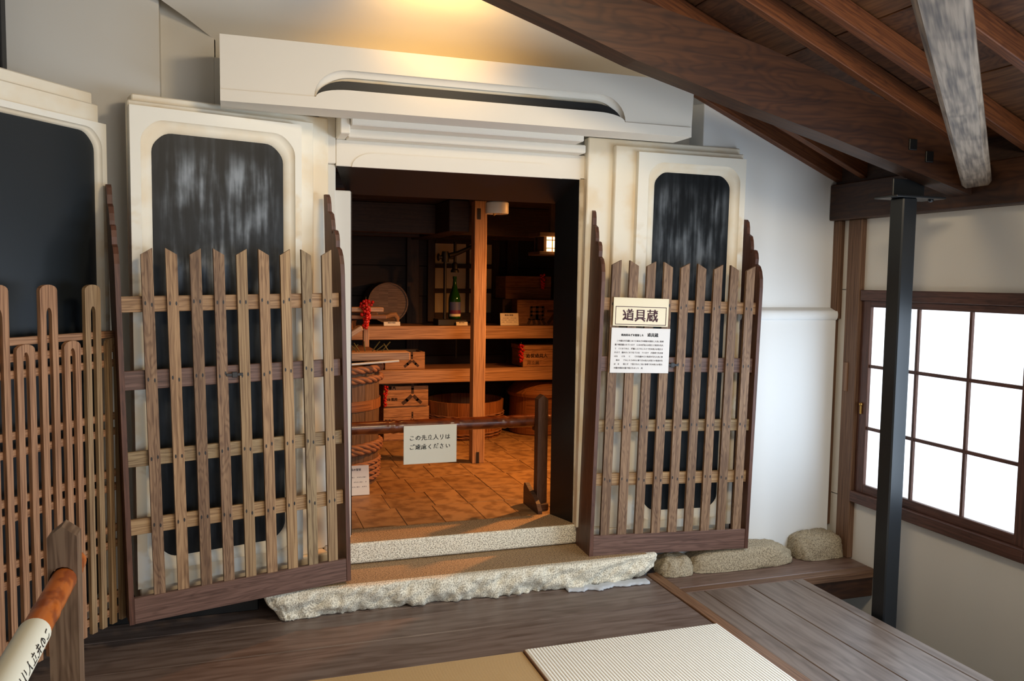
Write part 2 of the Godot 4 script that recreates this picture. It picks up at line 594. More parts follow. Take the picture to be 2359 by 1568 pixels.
func scuffed(sd: int, much: float) -> ImageTexture:   # black plaster, chalked by hands and rain in upright streaks
	var w := 256
	var h := 512
	var si := field(sd, 0.06, w, 64, 4)
	si.resize(w, h, Image.INTERPOLATE_CUBIC)
	var s := si.get_data()
	var f := field(sd + 1, 0.02, w, h, 5).get_data()
	var b := field(sd + 2, 0.008, w, h, 2).get_data()
	var d := PackedByteArray()
	d.resize(w * h * 3)
	for y in h:
		for x in w:
			var i := y * w + x
			var u := float(x) / w
			var v := float(y) / h
			var mask := smoothstep(0.02, 0.10, v) * (1.0 - smoothstep(0.30, 0.46, v)) * smoothstep(0.02, 0.2, u) * (1.0 - smoothstep(0.8, 0.98, u))
			mask = maxf(mask, 0.28)
			var q := smoothstep(0.30, 0.90, s[i] / 255.0 * 0.45 + f[i] / 255.0 * 0.3 + b[i] / 255.0 * 0.35) * mask * much * 1.25
			put(d, i, Color(0.05, 0.06, 0.07).lerp(Color(0.56, 0.59, 0.62), q * 0.8))
	return tex_of(w, h, d)

func weave(reed: bool) -> StandardMaterial3D:
	var n := 256
	var d := PackedByteArray()
	var hb := PackedByteArray()
	d.resize(n * n * 3)
	hb.resize(n * n * 3)
	var f := field(141 + int(reed), 0.03, n, n, 3).get_data()
	for y in n:
		for x in n:
			var i := y * n + x
			var k := f[i] / 255.0 - 0.5
			if reed:
				var r := absf(sin(PI * x / 32.0))
				put(d, i, Color(0.80, 0.75, 0.66).lerp(Color(1.0, 0.99, 0.95), smoothstep(0.1, 0.6, r)).lightened(0.05 * k))
				put(hb, i, Color(r, r, r))
			else:
				var r := absf(sin(PI * y / 16.0)) * (0.75 + 0.25 * absf(sin(PI * x / 8.0)))
				put(d, i, Color(0.78, 0.61, 0.39).lerp(Color(0.94, 0.79, 0.55), r).lightened(0.12 * k))
				put(hb, i, Color(r, r, r))
	var m := mat(Color.WHITE, 0.6, tex_of(n, n, d), Vector3(8.7, 8.7, 1) if reed else Vector3(16, 16, 1))
	return relief(m, tex_of(n, n, hb), 0.25)

# ---------------------------------------------------------------- the room
func slab(nm: String, a: Vector3, b: Vector3, m: Material, parent: Node = null, r := 0.003, g := 0) -> MeshInstance3D:
	begin(g)
	box(a, b, r)
	return done(nm, m, parent)

func roof_y(x: float) -> float:   # underside of the rafters
	return 2.216 + 0.425 * (3.378 - x)

func shell() -> void:
	# floor: broad dark boards along the wall, narrower ones along the windows
	var fl := thing("floor", "dark stained timber floor boards of the corridor, with a worn grey sheen", "floor", Vector3.ZERO, "", "structure")
	slab("floor_board", Vector3(-3.2, -0.04, -3.558), Vector3(2.132, 0.0, -3.268), M.floor, fl, 0.003)
	slab("floor_board", Vector3(-3.2, -0.04, -3.88), Vector3(2.132, 0.0, -3.561), M.floor, fl, 0.003)
	slab("floor_board", Vector3(-3.2, -0.04, -4.25), Vector3(2.132, 0.0, -3.883), M.floor, fl, 0.003)
	slab("floor_board", Vector3(-3.2, -0.05, -3.265), Vector3(2.132, -0.006, 2.6), M.floor, fl, 0.003)
	for e in [[2.205, 2.312], [2.315, 2.581], [2.584, 2.862], [2.865, 2.930]]:
		slab("floor_board", Vector3(e[0], -0.04, -3.667), Vector3(e[1], 0.0, 2.6), M.floor2, fl, 0.003, 2)
	slab("trim_strip", Vector3(2.135, -0.05, -3.97), Vector3(2.202, 0.006, 2.6), M.trim, fl, 0.003, 2)
	slab("wall_plank", Vector3(2.205, -0.045, -4.11), Vector3(3.43, 0.0, -3.735), M.plank, fl, 0.004)
	slab("wall_plank", Vector3(2.205, -0.045, -3.732), Vector3(3.43, 0.0, -3.67), M.post_wood, fl, 0.004)
	slab("sill_beam", Vector3(2.93, -0.16, -3.79), Vector3(3.43, -0.046, -3.69), M.beam, fl, 0.004)
	slab("edge_joist", Vector3(2.83, -0.20, -3.66), Vector3(2.925, -0.042, 2.6), M.beam, fl, 0.004, 2)
	slab("lower_ground", Vector3(2.0, -0.62, -4.2), Vector3(3.6, -0.55, 2.6), M.iron, fl, 0.003)

	# the storehouse wall: two forward faces, a recessed face behind the hood, the wide door opening
	var wb := thing("wall_back", "white plastered storehouse wall around and above the heavy doors", "wall", Vector3.ZERO, "", "structure")
	slab("forward_wall", Vector3(2.49, -0.05, -4.42), Vector3(3.6, 3.4, -4.10), M.plaster_cool, wb)
	slab("forward_wall", Vector3(-3.4, -0.05, -4.42), Vector3(-0.305, 5.3, -4.10), M.plaster, wb)
	slab("recessed_wall", Vector3(-0.31, -0.05, -4.40), Vector3(-0.075, 3.4, -4.19), M.plaster, wb)
	slab("recessed_wall", Vector3(-0.0755, -0.05, -4.40), Vector3(-0.0465, 2.62, -4.19), M.plaster, wb)
	slab("recessed_wall", Vector3(-0.08, -0.05, -4.39), Vector3(0.44, 3.4, -4.25), M.plaster, wb)
	slab("recessed_wall", Vector3(1.83, -0.05, -4.39), Vector3(2.5, 3.4, -4.25), M.plaster, wb)
	slab("recessed_wall", Vector3(0.43, 2.30, -4.39), Vector3(1.85, 3.4, -4.25), M.plaster, wb)
	slab("upper_wall", Vector3(-0.31, 3.3, -4.42), Vector3(2.5, 5.3, -4.10), M.plaster, wb)
	begin()   # the thicker foot of the wall with its rounded drip ledge
	var pr := PackedVector2Array([Vector2(-4.11, 0.02), Vector2(-4.065, 0.02), Vector2(-4.065, 1.385)])
	for k in 9:
		var t := PI * k / 8.0
		pr.append(Vector2(-4.065 + 0.018 * sin(t) + 0.0, 1.392 + 0.03 - 0.03 * cos(t)))
	pr.append(Vector2(-4.11, 1.47))
	T = Transform3D(Basis(Vector3(0, 0, 1), Vector3(0, 1, 0), Vector3(-1, 0, 0)), Vector3.ZERO)
	prism(pr, -3.41, -2.49)
	done("wall_foot", M.plaster_cool, wb)

	var bb := slab("shade_strip", Vector3(-3.2, 0.0, -4.10), Vector3(0.10, 0.145, -4.06), M.black, null, 0.004)  # dark strip added to stand for shade behind the screen and guard
	tag(bb, "added dark strip standing for the shade at the foot of the wall behind the left screen and guard", "dark_strip", "", "structure")
	# right wall with its shoji windows
	var wr := thing("wall_right", "off-white plaster wall on the right around the bright shoji window", "wall", Vector3.ZERO, "", "structure")
	slab("lower_wall", Vector3(3.44, -0.6, -4.2), Vector3(3.6, 0.35, 2.7), M.plaster, wr)
	slab("upper_wall", Vector3(3.44, 1.57, -4.2), Vector3(3.6, 2.5, 2.7), M.plaster, wr)
	slab("pier", Vector3(3.44, 0.34, -4.2), Vector3(3.6, 1.58, -3.87), M.plaster, wr)
	slab("pier", Vector3(3.44, 0.34, 0.72), Vector3(3.6, 1.58, 2.7), M.plaster, wr)
	for k in 4:
		window_sash(k)
	var wl := slab("wall_left", Vector3(-3.4, -0.1, -4.2), Vector3(-3.2, 5.4, 2.7), M.plaster)
	tag(wl, "plain plaster wall closing the corridor on the far left, outside the view", "wall", "", "structure")
	var wf := thing("wall_front", "plaster wall behind the viewer with an opening for the added fill window", "wall", Vector3.ZERO, "", "structure")
	slab("lower_wall", Vector3(-3.3, -0.6, 2.55), Vector3(3.6, 0.8, 2.7), M.plaster, wf)
	slab("upper_wall", Vector3(-3.3, 2.7, 2.55), Vector3(3.6, 5.4, 2.7), M.plaster, wf)
	slab("pier", Vector3(-3.3, 0.8, 2.55), Vector3(0.9, 2.7, 2.7), M.plaster, wf)
	slab("pier", Vector3(3.0, 0.8, 2.55), Vector3(3.6, 2.7, 2.7), M.plaster, wf)
	var w5 := thing("window_5", "added glowing fill window behind the viewer, unseen", "window", Vector3.ZERO, "", "structure")  # unseen window, added and sized for its fill light
	slab("pane", Vector3(0.9, 0.8, 2.60), Vector3(3.0, 2.7, 2.62), M.pane, w5)
	for k in 6:
		slab("muntin", Vector3(0.88 + k * 0.42, 0.8, 2.57), Vector3(0.92 + k * 0.42, 2.7, 2.60), M.window_wood, w5, 0.002, 1)

func window_sash(k: int) -> void:
	var z := -3.87 + k * 1.12
	var lab: String = ["bright shoji window of white panes in dark muntins behind the black steel post", "second shoji sash, cut by the right edge of the picture", "third shoji sash along the right wall, outside the view", "fourth shoji sash along the right wall, outside the view"][k]
	var w := thing("window_%d" % (k + 1), lab, "window", Vector3(3.43, 0, z), "", "structure")
	var wd: Material = M.window_wood
	slab("header", Vector3(-0.02, 1.515, 0), Vector3(0.04, 1.575, 1.12), wd, w, 0.003, 2)
	slab("sill", Vector3(-0.035, 0.345, 0), Vector3(0.04, 0.408, 1.12), wd, w, 0.003, 2)
	slab("stile", Vector3(-0.005, 0.408, 0.02), Vector3(0.03, 1.515, 0.07), wd, w, 0.002, 1)
	slab("stile", Vector3(-0.005, 0.408, 1.045), Vector3(0.03, 1.515, 1.10), wd, w, 0.002, 1)
	slab("sash_rail", Vector3(-0.005, 0.408, 0.07), Vector3(0.03, 0.456, 1.045), wd, w, 0.002, 2)
	slab("sash_rail", Vector3(-0.005, 1.478, 0.07), Vector3(0.03, 1.515, 1.045), wd, w, 0.002, 2)
	slab("jamb", Vector3(0.0, 0.408, -0.02), Vector3(0.05, 1.515, 0.02), wd, w, 0.002, 1)
	for j in 2:
		var zz: float = [0.41, 0.742][j]
		slab("muntin", Vector3(0.0, 0.456, zz - 0.008), Vector3(0.022, 1.478, zz + 0.008), wd, w, 0.001, 1)
		var yy: float = [0.784, 1.141][j]
		slab("muntin", Vector3(0.002, yy - 0.009, 0.07), Vector3(0.020, yy + 0.009, 1.045), wd, w, 0.001, 2)
	var zs := [0.07, 0.41, 0.742, 1.045]
	var ys := [0.456, 0.784, 1.141, 1.478]
	for a in 3:
		for b in 3:
			slab("pane", Vector3(0.016, ys[b], zs[a]), Vector3(0.024, ys[b + 1], zs[a + 1]), M.pane, w, 0.0005)
	if k == 0:
		begin()
		lathe(Vector3(0.0, 0, 0), PackedVector2Array([Vector2(0.001, 0), Vector2(0.006, 0.004), Vector2(0.006, 0.05), Vector2(0.010, 0.055), Vector2(0.010, 0.065), Vector2(0.001, 0.07)]), 10)
		var o := done("latch", M.brass, w)
		o.position = Vector3(-0.012, 0.86, 0.035)

func roof() -> void:
	var ce := thing("ceiling", "sloping dark plank ceiling on brown rafters", "ceiling", Vector3.ZERO, "", "structure")
	var sl := Vector3(cos(atan(0.425)), -sin(atan(0.425)), 0)
	var nr := Vector3(-sl.y, sl.x, 0)
	var org := Vector3(3.62, roof_y(3.62), 0)
	var n := 31
	for k in n:
		begin(2)
		T = Transform3D(Basis(-sl, nr, Vector3(0, 0, -1)), org)
		var lift := 0.088 + 0.004 * (k % 2)
		box(Vector3(k * 0.25, lift, -2.75), Vector3(k * 0.25 + 0.2485, lift + 0.02, 4.45), 0.002)
		done("ceiling_board", M.roof_board if rng.randf() < 0.6 else M.roof_board2, ce)
	for z in [-4.075, -3.87, -3.49, -3.085, -2.83, -2.435, -2.06, -1.68, -1.3, -0.92, -0.54, -0.16, 0.22, 0.6, 1.0, 1.4, 1.8, 2.2]:
		begin(0)
		T = Transform3D(Basis(-sl, nr, Vector3(0, 0, -1)), org)
		box(Vector3(0.0, 0.0, -z - 0.024), Vector3(7.6, 0.087, -z + 0.024), 0.003)
		done("rafter", M.rafter, ce)

func timbers() -> void:
	var wp := slab("wall_plate", Vector3(3.36, 1.98, -4.10), Vector3(3.5, 2.19, 2.6), M.beam, null, 0.006, 2)
	tag(wp, "thick brown horizontal wall plate beam above the shoji window, under the rafters", "beam")
	slab("fascia", Vector3(3.40, 2.191, -4.10), Vector3(3.46, 2.33, 2.6), M.dark_beam, wp, 0.003, 2)
	# the rising beam, slightly bent like a natural trunk
	var xs := [0.55, 0.9, 1.243, 1.56, 1.958, 2.153, 2.5, 2.9, 3.40]
	var lo := [2.815, 2.71, 2.603, 2.500, 2.400, 2.350, 2.268, 2.163, 2.03]
	var hi := [2.96, 2.90, 2.83, 2.742, 2.664, 2.62, 2.528, 2.425, 2.29]
	begin()
	st.set_smooth_group(1)
	var rings := []
	var run := 0.0
	for k in xs.size():
		var a := Vector3(xs[k], lo[k], -3.215)
		var b := Vector3(xs[k], hi[k], -3.215)
		var c := 0.012
		var ring := []
		for q in [Vector2(0, c), Vector2(c, 0), Vector2(1, 0), Vector2(1 + c, c), Vector2(1 + c, 1), Vector2(1, 1 + c), Vector2(c, 1 + c), Vector2(0, 1)]:
			ring.append(Vector3(a.x, lerpf(lo[k], hi[k], q.y if q.y <= 1 else 1.0) + (0.012 if q.y == c and q.x > 0.5 else 0.0) * 0, -3.215 + 0.115 * minf(q.x, 1.0)))
		rings.append(ring)
	flat()
	for k in xs.size() - 1:
		var u0: float = xs[k]
		var u1: float = xs[k + 1]
		for j in 8:
			var p0: Vector3 = rings[k][j]
			var p1: Vector3 = rings[k + 1][j]
			var p2: Vector3 = rings[k + 1][(j + 1) % 8]
			var p3: Vector3 = rings[k][(j + 1) % 8]
			var mid := (p0 + p2) * 0.5
			var ctr := Vector3(mid.x, (lo[k] + hi[k] + lo[k + 1] + hi[k + 1]) * 0.25, -3.158)
			quad(p0, p1, p2, p3, mid - ctr)
	for e in [0, xs.size() - 1]:
		for j in range(1, 7):
			var dirx := -1.0 if e == 0 else 1.0
			quad(rings[e][0], rings[e][j], rings[e][j], rings[e][j + 1], Vector3(dirx, 0, 0))
	var rb := done("rising_beam", M.beam)
	tag(rb, "massive dark brown slanted beam with swirling grain and knots, crossing above the doorway", "beam")
	for e in [[2.99, 2.255], [3.09, 2.205]]:
		slab("peg", Vector3(e[0] - 0.022, e[1] - 0.025, -3.103), Vector3(e[0] + 0.022, e[1] + 0.025, -3.092), M.black, rb, 0.002)
	# pale tie log running from the plate towards the viewer
	begin(2)
	var t0 := Vector3(3.34, 2.125, -3.06)
	var t1 := Vector3(1.15, 2.37, -1.22)
	T = Transform3D(Basis.looking_at(t0 - t1, Vector3.UP), t1) * Transform3D(Basis(Vector3(0, 0, 1), 0.12), Vector3.ZERO)
	box(Vector3(-0.062, -0.055, -t0.distance_to(t1)), Vector3(0.062, 0.06, 0.0), 0.016)
	tag(done("tie_beam", M.log), "pale weathered grey tie beam with knots, rising from the wall plate toward the viewer", "beam")
	# black steel post with its angle plates
	var sp := thing("steel_post", "slim square black steel post standing before the shoji window", "post", Vector3(2.955, 0, -3.10))
	slab("shaft", Vector3(0, -0.56, -0.086), Vector3(0.084, 2.012, 0), M.steel, sp, 0.006)
	slab("top_plate", Vector3(-0.05, 2.012, -0.135), Vector3(0.24, 2.022, 0.012), M.steel, sp, 0.002)
	slab("bracket", Vector3(0.05, 2.022, -0.13), Vector3(0.24, 2.115, -0.121), M.steel, sp, 0.002)
	begin()
	ball(Vector3(0.19, 2.008, -0.03), Vector3(0.014, 0.010, 0.014), 6, 4)
	done("bolt", M.steel, sp)
	# timber posts on the right wall
	var p1 := slab("wall_post", Vector3(3.405, 0.0, -3.985), Vector3(3.45, 1.98, -3.875), M.post_wood, null, 0.004, 1)
	tag(p1, "patched brown timber post on the right wall between the corner and the shoji window", "post")
	slab("patch", Vector3(3.398, 0.98, -3.972), Vector3(3.407, 1.15, -3.935), M.trim, p1, 0.002, 1)
	begin(1)
	box(Vector3(3.395, 1.40, -4.10), Vector3(3.45, 1.98, -4.055), 0.003)
	box(Vector3(3.405, 0.145, -4.10), Vector3(3.45, 1.40, -4.078), 0.003)
	tag(done("corner_strip", M.post_wood), "thin brown timber strip filling the corner right of the storehouse wall", "strip")
	tag(slab("dark_post", Vector3(-1.16, 0, -4.10), Vector3(-0.905, 3.9, -4.02), M.black, null, 0.004, 1), "dark post at the top left edge of the picture, behind the leftmost door", "post")

func arch(xl: float, xr: float, yb: float, yt: float, rx: float) -> PackedVector2Array:
	var o := PackedVector2Array()
	for k in 9:
		var t := PI / 2 * k / 8
		o.append(Vector2(xl + rx - rx * cos(t), yb + (yt - yb) * sin(t)))
	for k in 9:
		var t := PI / 2 * (8 - k) / 8
		o.append(Vector2(xr - rx + rx * cos(t), yb + (yt - yb) * sin(t)))
	return o

func hood() -> void:
	var h := thing("trim_1", "white plaster hood over the doorway with a curved black slot along its lower edge", "hood", Vector3.ZERO, "", "structure")
	var x0 := -0.046
	var x1 := 2.237
	# upper body with the notch
	var notch := arch(0.345, 1.862, 2.394, 2.522, 0.15)
	var poly := PackedVector2Array([Vector2(x0, 2.394)])
	poly.append_array(notch)
	poly.append_array([Vector2(x1, 2.394), Vector2(x1 + 0.010, 2.625), Vector2(x0, 2.625)])
	begin()
	prism(poly, -4.25, -3.80)
	done("upper_body", M.trimplaster, h)
	# rounded lip inside the notch
	begin()
	st.set_smooth_group(2)
	var prev := PackedVector2Array()
	var pz := 0.0
	for k in 6:
		var t := PI / 2 * k / 5
		var a := arch(0.345 + 0.022 * (1 - cos(t)), 1.862 - 0.022 * (1 - cos(t)), 2.392, 2.523 - 0.026 * (1 - cos(t)), 0.15)
		var z := -3.80 - 0.03 * sin(t) + 0.0005
		if k > 0:
			for j in a.size() - 1:
				quad(Vector3(prev[j].x, prev[j].y, pz), Vector3(prev[j + 1].x, prev[j + 1].y, pz), Vector3(a[j + 1].x, a[j + 1].y, z), Vector3(a[j].x, a[j].y, z), Vector3(0, -0.2, 1))
		prev = a
		pz = z
	done("notch_lip", M.trimplaster, h)
	# cream ledge, black band and the white body that fills the notch
	begin()
	prism(close(arch(0.350, 1.857, 2.392, 2.515, 0.15), 2.36), -3.90, -3.846)
	done("inner_ledge", M.dooredge, h)
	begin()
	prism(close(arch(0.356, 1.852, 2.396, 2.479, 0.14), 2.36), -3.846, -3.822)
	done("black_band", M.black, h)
	var low := PackedVector2Array([Vector2(x0, 2.345), Vector2(x1 - 0.004, 2.345), Vector2(x1 - 0.004, 2.394)])
	var ar := arch(0.352, 1.856, 2.394, 2.434, 0.15)
	ar.reverse()
	low.append_array(ar)
	low.append(Vector2(x0, 2.394))
	begin()
	prism(low, -3.98, -3.792)
	done("lower_body", M.trimplaster, h)
	slab("back_body", Vector3(x0, 2.385, -4.25), Vector3(x1, 2.40, -3.97), M.trimplaster, h)
	# stepped lintel bands, each one further in
	var s := thing("trim_2", "white stepped plaster bands and jambs framing the doorway under the hood", "door surround", Vector3.ZERO, "", "structure")
	slab("band", Vector3(0.53, 2.317, -4.25), Vector3(1.715, 2.39, -3.973), M.trimplaster, s, 0.005)
	slab("band", Vector3(0.53, 2.277, -4.25), Vector3(1.775, 2.32, -4.086), M.trimplaster, s, 0.005)
	slab("band", Vector3(0.483, 2.150, -4.25), Vector3(1.83, 2.279, -4.178), M.trimplaster, s, 0.003)
	begin()
	prism(close(arch(0.56, 1.68, 2.150, 2.221, 0.12), 2.149), -4.19, -4.172)
	done("raised_panel", M.trimplaster, s)
	slab("jamb", Vector3(1.782, 0.253, -4.25), Vector3(1.815, 2.16, -4.178), M.grimy, s, 0.004)
	slab("jamb", Vector3(1.815, 0.253, -4.25), Vector3(1.85, 2.30, -4.195), M.grimy, s, 0.004)
	slab("jamb", Vector3(0.483, 0.253, -4.33), Vector3(0.566, 2.04, -4.262), M.plaster, s, 0.004)
	slab("jamb", Vector3(0.42, 0.0, -4.30), Vector3(0.4835, 2.16, -4.20), M.plaster, s, 0.004)
	slab("jamb", Vector3(0.40, 2.1605, -4.30), Vector3(0.4825, 2.385, -4.18), M.trimplaster, s, 0.004)
	slab("band", Vector3(0.483, 2.2795, -4.25), Vector3(0.529, 2.384, -4.0), M.trimplaster, s, 0.004)
	# black door lining, splayed inwards
	var l := thing("trim_3", "black lacquered lining of the doorway, splayed inwards at the top and right", "door lining", Vector3.ZERO, "", "structure")
	begin()
	var a0 := Vector3(0.483, 2.152, -4.182)
	var a1 := Vector3(1.783, 2.152, -4.182)
	var b0 := Vector3(0.56, 2.035, -4.385)
	var b1 := Vector3(1.724, 2.035, -4.385)
	quad(a0, a1, b1, b0, Vector3(0, -1, 0.5))
	quad(a0 + Vector3(0, 0.12, 0), a1 + Vector3(0, 0.12, 0), a1, a0, Vector3(0, 0, -1))
	quad(b0, b1, b1 + Vector3(0, 0.2, 0), b0 + Vector3(0, 0.2, 0), Vector3(0, 0, -1))
	done("lintel_board", M.jamb, l)
	begin(1)
	var c0 := Vector3(1.783, 0.253, -4.182)
	var c1 := Vector3(1.724, 0.253, -4.385)
	quad(c0, a1, b1, c1, Vector3(-1, 0, 0.2))
	quad(c1, b1, b1 + Vector3(0.15, 0, 0), c1 + Vector3(0.15, 0, 0), Vector3(0, 0, -1))
	done("jamb_board", M.jamb, l)
	begin(1)
	box(Vector3(0.567, 0.25, -4.39), Vector3(0.576, 2.04, -4.30), 0.001)
	done("edge_board", M.jamb, l)
	# flared plaster eave above the hood and the lamp hidden on the hood
	var e := thing("trim_4", "flared white plaster eave above the hood, glowing yellow from a hidden lamp", "eave", Vector3.ZERO, "", "structure")
	begin()
	st.set_smooth_group(4)
	var prof := [Vector2(-4.24, 2.56), Vector2(-4.20, 2.70), Vector2(-4.12, 2.765), Vector2(-4.02, 2.835), Vector2(-3.93, 2.90), Vector2(-3.90, 3.1), Vector2(-3.88, 3.30), Vector2(-3.85, 3.46)]
	for k in prof.size() - 1:
		var p: Vector2 = prof[k]
		var q: Vector2 = prof[k + 1]
		var xp := -0.07 - maxf(0.0, p.x + 4.2) * 1.5
		var xq := -0.07 - maxf(0.0, q.x + 4.2) * 1.5
		quad(Vector3(xp, p.y, p.x), Vector3(2.30, p.y, p.x), Vector3(2.30, q.y, q.x), Vector3(xq, q.y, q.x), Vector3(0, -1, 0.6))
	flat()
	quad(Vector3(-0.595, 3.46, -3.85), Vector3(2.30, 3.46, -3.85), Vector3(2.30, 3.50, -4.24), Vector3(-0.595, 3.50, -4.24), Vector3(0, 1, 0))
	for k in prof.size() - 1:
		var p: Vector2 = prof[k]
		var q: Vector2 = prof[k + 1]
		var xp := -0.07 - maxf(0.0, p.x + 4.2) * 1.5
		var xq := -0.07 - maxf(0.0, q.x + 4.2) * 1.5
		quad(Vector3(xp, p.y, p.x), Vector3(xq, q.y, q.x), Vector3(xq, 3.48, q.x), Vector3(xp, 3.48, p.x), Vector3(-1, 0, 0))
	done("eave_soffit", M.plaster, e)
	var lamp := thing("eave_lamp", "small warm downlight hung from the roof in front of the flared eave, above the picture", "lamp", Vector3(0.93, 3.05, -3.35))
	begin()
	T = Transform3D(Basis(Vector3.RIGHT, 1.12), Vector3.ZERO)
	lathe(Vector3.ZERO, PackedVector2Array([Vector2(0.045, -0.01), Vector2(0.045, 0.08), Vector2(0.02, 0.10), Vector2(0.001, 0.10)]), 16)
	done("shade", M.lamp_white, lamp)
	slab("hanger", Vector3(-0.008, 0.0, 0.03), Vector3(0.008, 0.20, 0.046), M.iron, lamp, 0.001, 1)
	begin()
	ball(Vector3(0, 0.0, 0), Vector3(0.03, 0.025, 0.03), 10, 8)
	done("bulb", M.bulb, lamp)
	spot_light(lamp, Vector3(0, -0.02, -0.035), Vector3(0.0, -0.32, -0.86), Color(1.0, 0.78, 0.44), 0.80, 0.03, 46.0)
	var cl := thing("added_fill_lamp", "added unseen fill lamp over the corridor, above the picture", "lamp", Vector3(1.25, 2.78, -1.55))  # unseen lamp added to brighten the mats, hood and right wall
	cl.transform = Transform3D(Basis.looking_at(Vector3(-0.05, -1.0, -0.62), Vector3.RIGHT), Vector3(1.25, 2.78, -1.55))
	slab("housing", Vector3(-0.24, -0.24, 0.006), Vector3(0.24, 0.24, 0.06), M.dark_beam, cl, 0.004)
	slab("diffuser", Vector3(-0.22, -0.22, -0.004), Vector3(0.22, 0.22, 0.005), M.lantern_paper, cl, 0.002)
	var al := AreaLight3D.new()
	al.name = "light"
	al.area_size = Vector2(0.44, 0.44)
	al.light_color = Color(1.0, 0.90, 0.745)
	al.light_energy = 3.2
	al.area_range = 9.0
	al.shadow_enabled = true
	cl.add_child(al, true)
	al.position = Vector3(0, 0, -0.012)

func close(a: PackedVector2Array, y: float) -> PackedVector2Array:
	var o := a.duplicate()
	o.append(Vector2(a[a.size() - 1].x, y))
	o.append(Vector2(a[0].x, y))
	return o

# ---------------------------------------------------------------- heavy plaster doors
func heavy_door(nm: String, label: String, at: Transform3D, slabs: Array, face: Rect2, pan: Rect2, rim: float, r: float, black: Material) -> Node3D:
	var d := thing(nm, label, "storehouse door", Vector3.ZERO, "", "structure")
	d.transform = at
	var u0 := face.position.x
	var u1 := face.end.x
	var v0 := face.position.y
	var v1 := face.end.y
	begin(1)
	box(Vector3(u0, v0, -0.06), Vector3(u1, v1, -0.0301), 0.006)
	# front face with a rounded opening, its rim sinking to the black panel
	var o := rrect(pan.position.x, pan.end.x, pan.position.y, pan.end.y, r)
	var pts: PackedVector2Array = o[0]
	var wh: PackedInt32Array = o[1]
	var cs := [Vector2(u1, v0), Vector2(u1, v1), Vector2(u0, v1), Vector2(u0, v0)]
	var outer := PackedVector2Array()
	for k in pts.size(): outer.append(cs[wh[k]])
	loft(up3(outer, 0.0), up3(pts, 0.0))
	for k in 4:
		quad(Vector3(cs[k].x, cs[k].y, 0), Vector3(cs[(k + 1) % 4].x, cs[(k + 1) % 4].y, 0), Vector3(cs[(k + 1) % 4].x, cs[(k + 1) % 4].y, -0.05), Vector3(cs[k].x, cs[k].y, -0.05), Vector3(cs[k].x + cs[(k + 1) % 4].x - u0 - u1, cs[k].y + cs[(k + 1) % 4].y - v0 - v1, 0))
	done("face", M.doorplaster, d).mesh = door_uv(d.get_child(0).mesh, face)
	begin(1)
	st.set_smooth_group(5)
	var i0: PackedVector2Array = pts
	var z0 := 0.0
	for e in [[0.12, -0.010], [0.45, -0.014], [0.80, -0.018], [1.0, -0.030]]:
		var q := rrect(pan.position.x + rim * e[0], pan.end.x - rim * e[0], pan.position.y + rim * e[0], pan.end.y - rim * e[0], r - rim * 0.3 * e[0])
		loft(up3(i0, z0), up3(q[0], e[1]))
		i0 = q[0]
		z0 = e[1]
	done("panel_rim", M.dooredge, d)
	begin(1)
	var c := pan.get_center()
	for k in i0.size():
		var a := i0[k]
		var b := i0[(k + 1) % i0.size()]
		var f := func(p: Vector2) -> Vector2: return Vector2((p.x - pan.position.x) / pan.size.x, 1.0 - (p.y - pan.position.y) / pan.size.y)
		tri_uv(Vector3(c.x, c.y, -0.029), Vector3(a.x, a.y, -0.029), Vector3(b.x, b.y, -0.029), f.call(c), f.call(a), f.call(b))
	done("black_panel", black, d)
	for s in slabs:
		begin(1)
		box(s[0], s[1], 0.005)
		done("step", M.dooredge, d)
	return d

func door_uv(m: ArrayMesh, face: Rect2) -> ArrayMesh:   # lays the stain texture once over the whole face
	var ar := m.surface_get_arrays(0)
	var vs: PackedVector3Array = ar[Mesh.ARRAY_VERTEX]
	var us: PackedVector2Array = ar[Mesh.ARRAY_TEX_UV]
	for k in vs.size():
		us[k] = Vector2((vs[k].x - face.position.x) / face.size.x * 0.5, 1.0 - (vs[k].y - face.position.y) / face.size.y)
	ar[Mesh.ARRAY_TEX_UV] = us
	var n := ArrayMesh.new()
	n.add_surface_from_arrays(Mesh.PRIMITIVE_TRIANGLES, ar)
	n.surface_set_material(0, m.surface_get_material(0))
	return n

func frame_of(o: Vector3, u: Vector3, roll: float, back: float) -> Transform3D:
	u = Vector3(u.x, 0, u.z).normalized()
	var n := Vector3(-u.z, 0, u.x)
	var uu := u * cos(roll) + Vector3.UP * sin(roll)
	var vv := Vector3.UP * cos(roll) - u * sin(roll)
	return Transform3D(Basis(uu, vv, n), o - n * back)

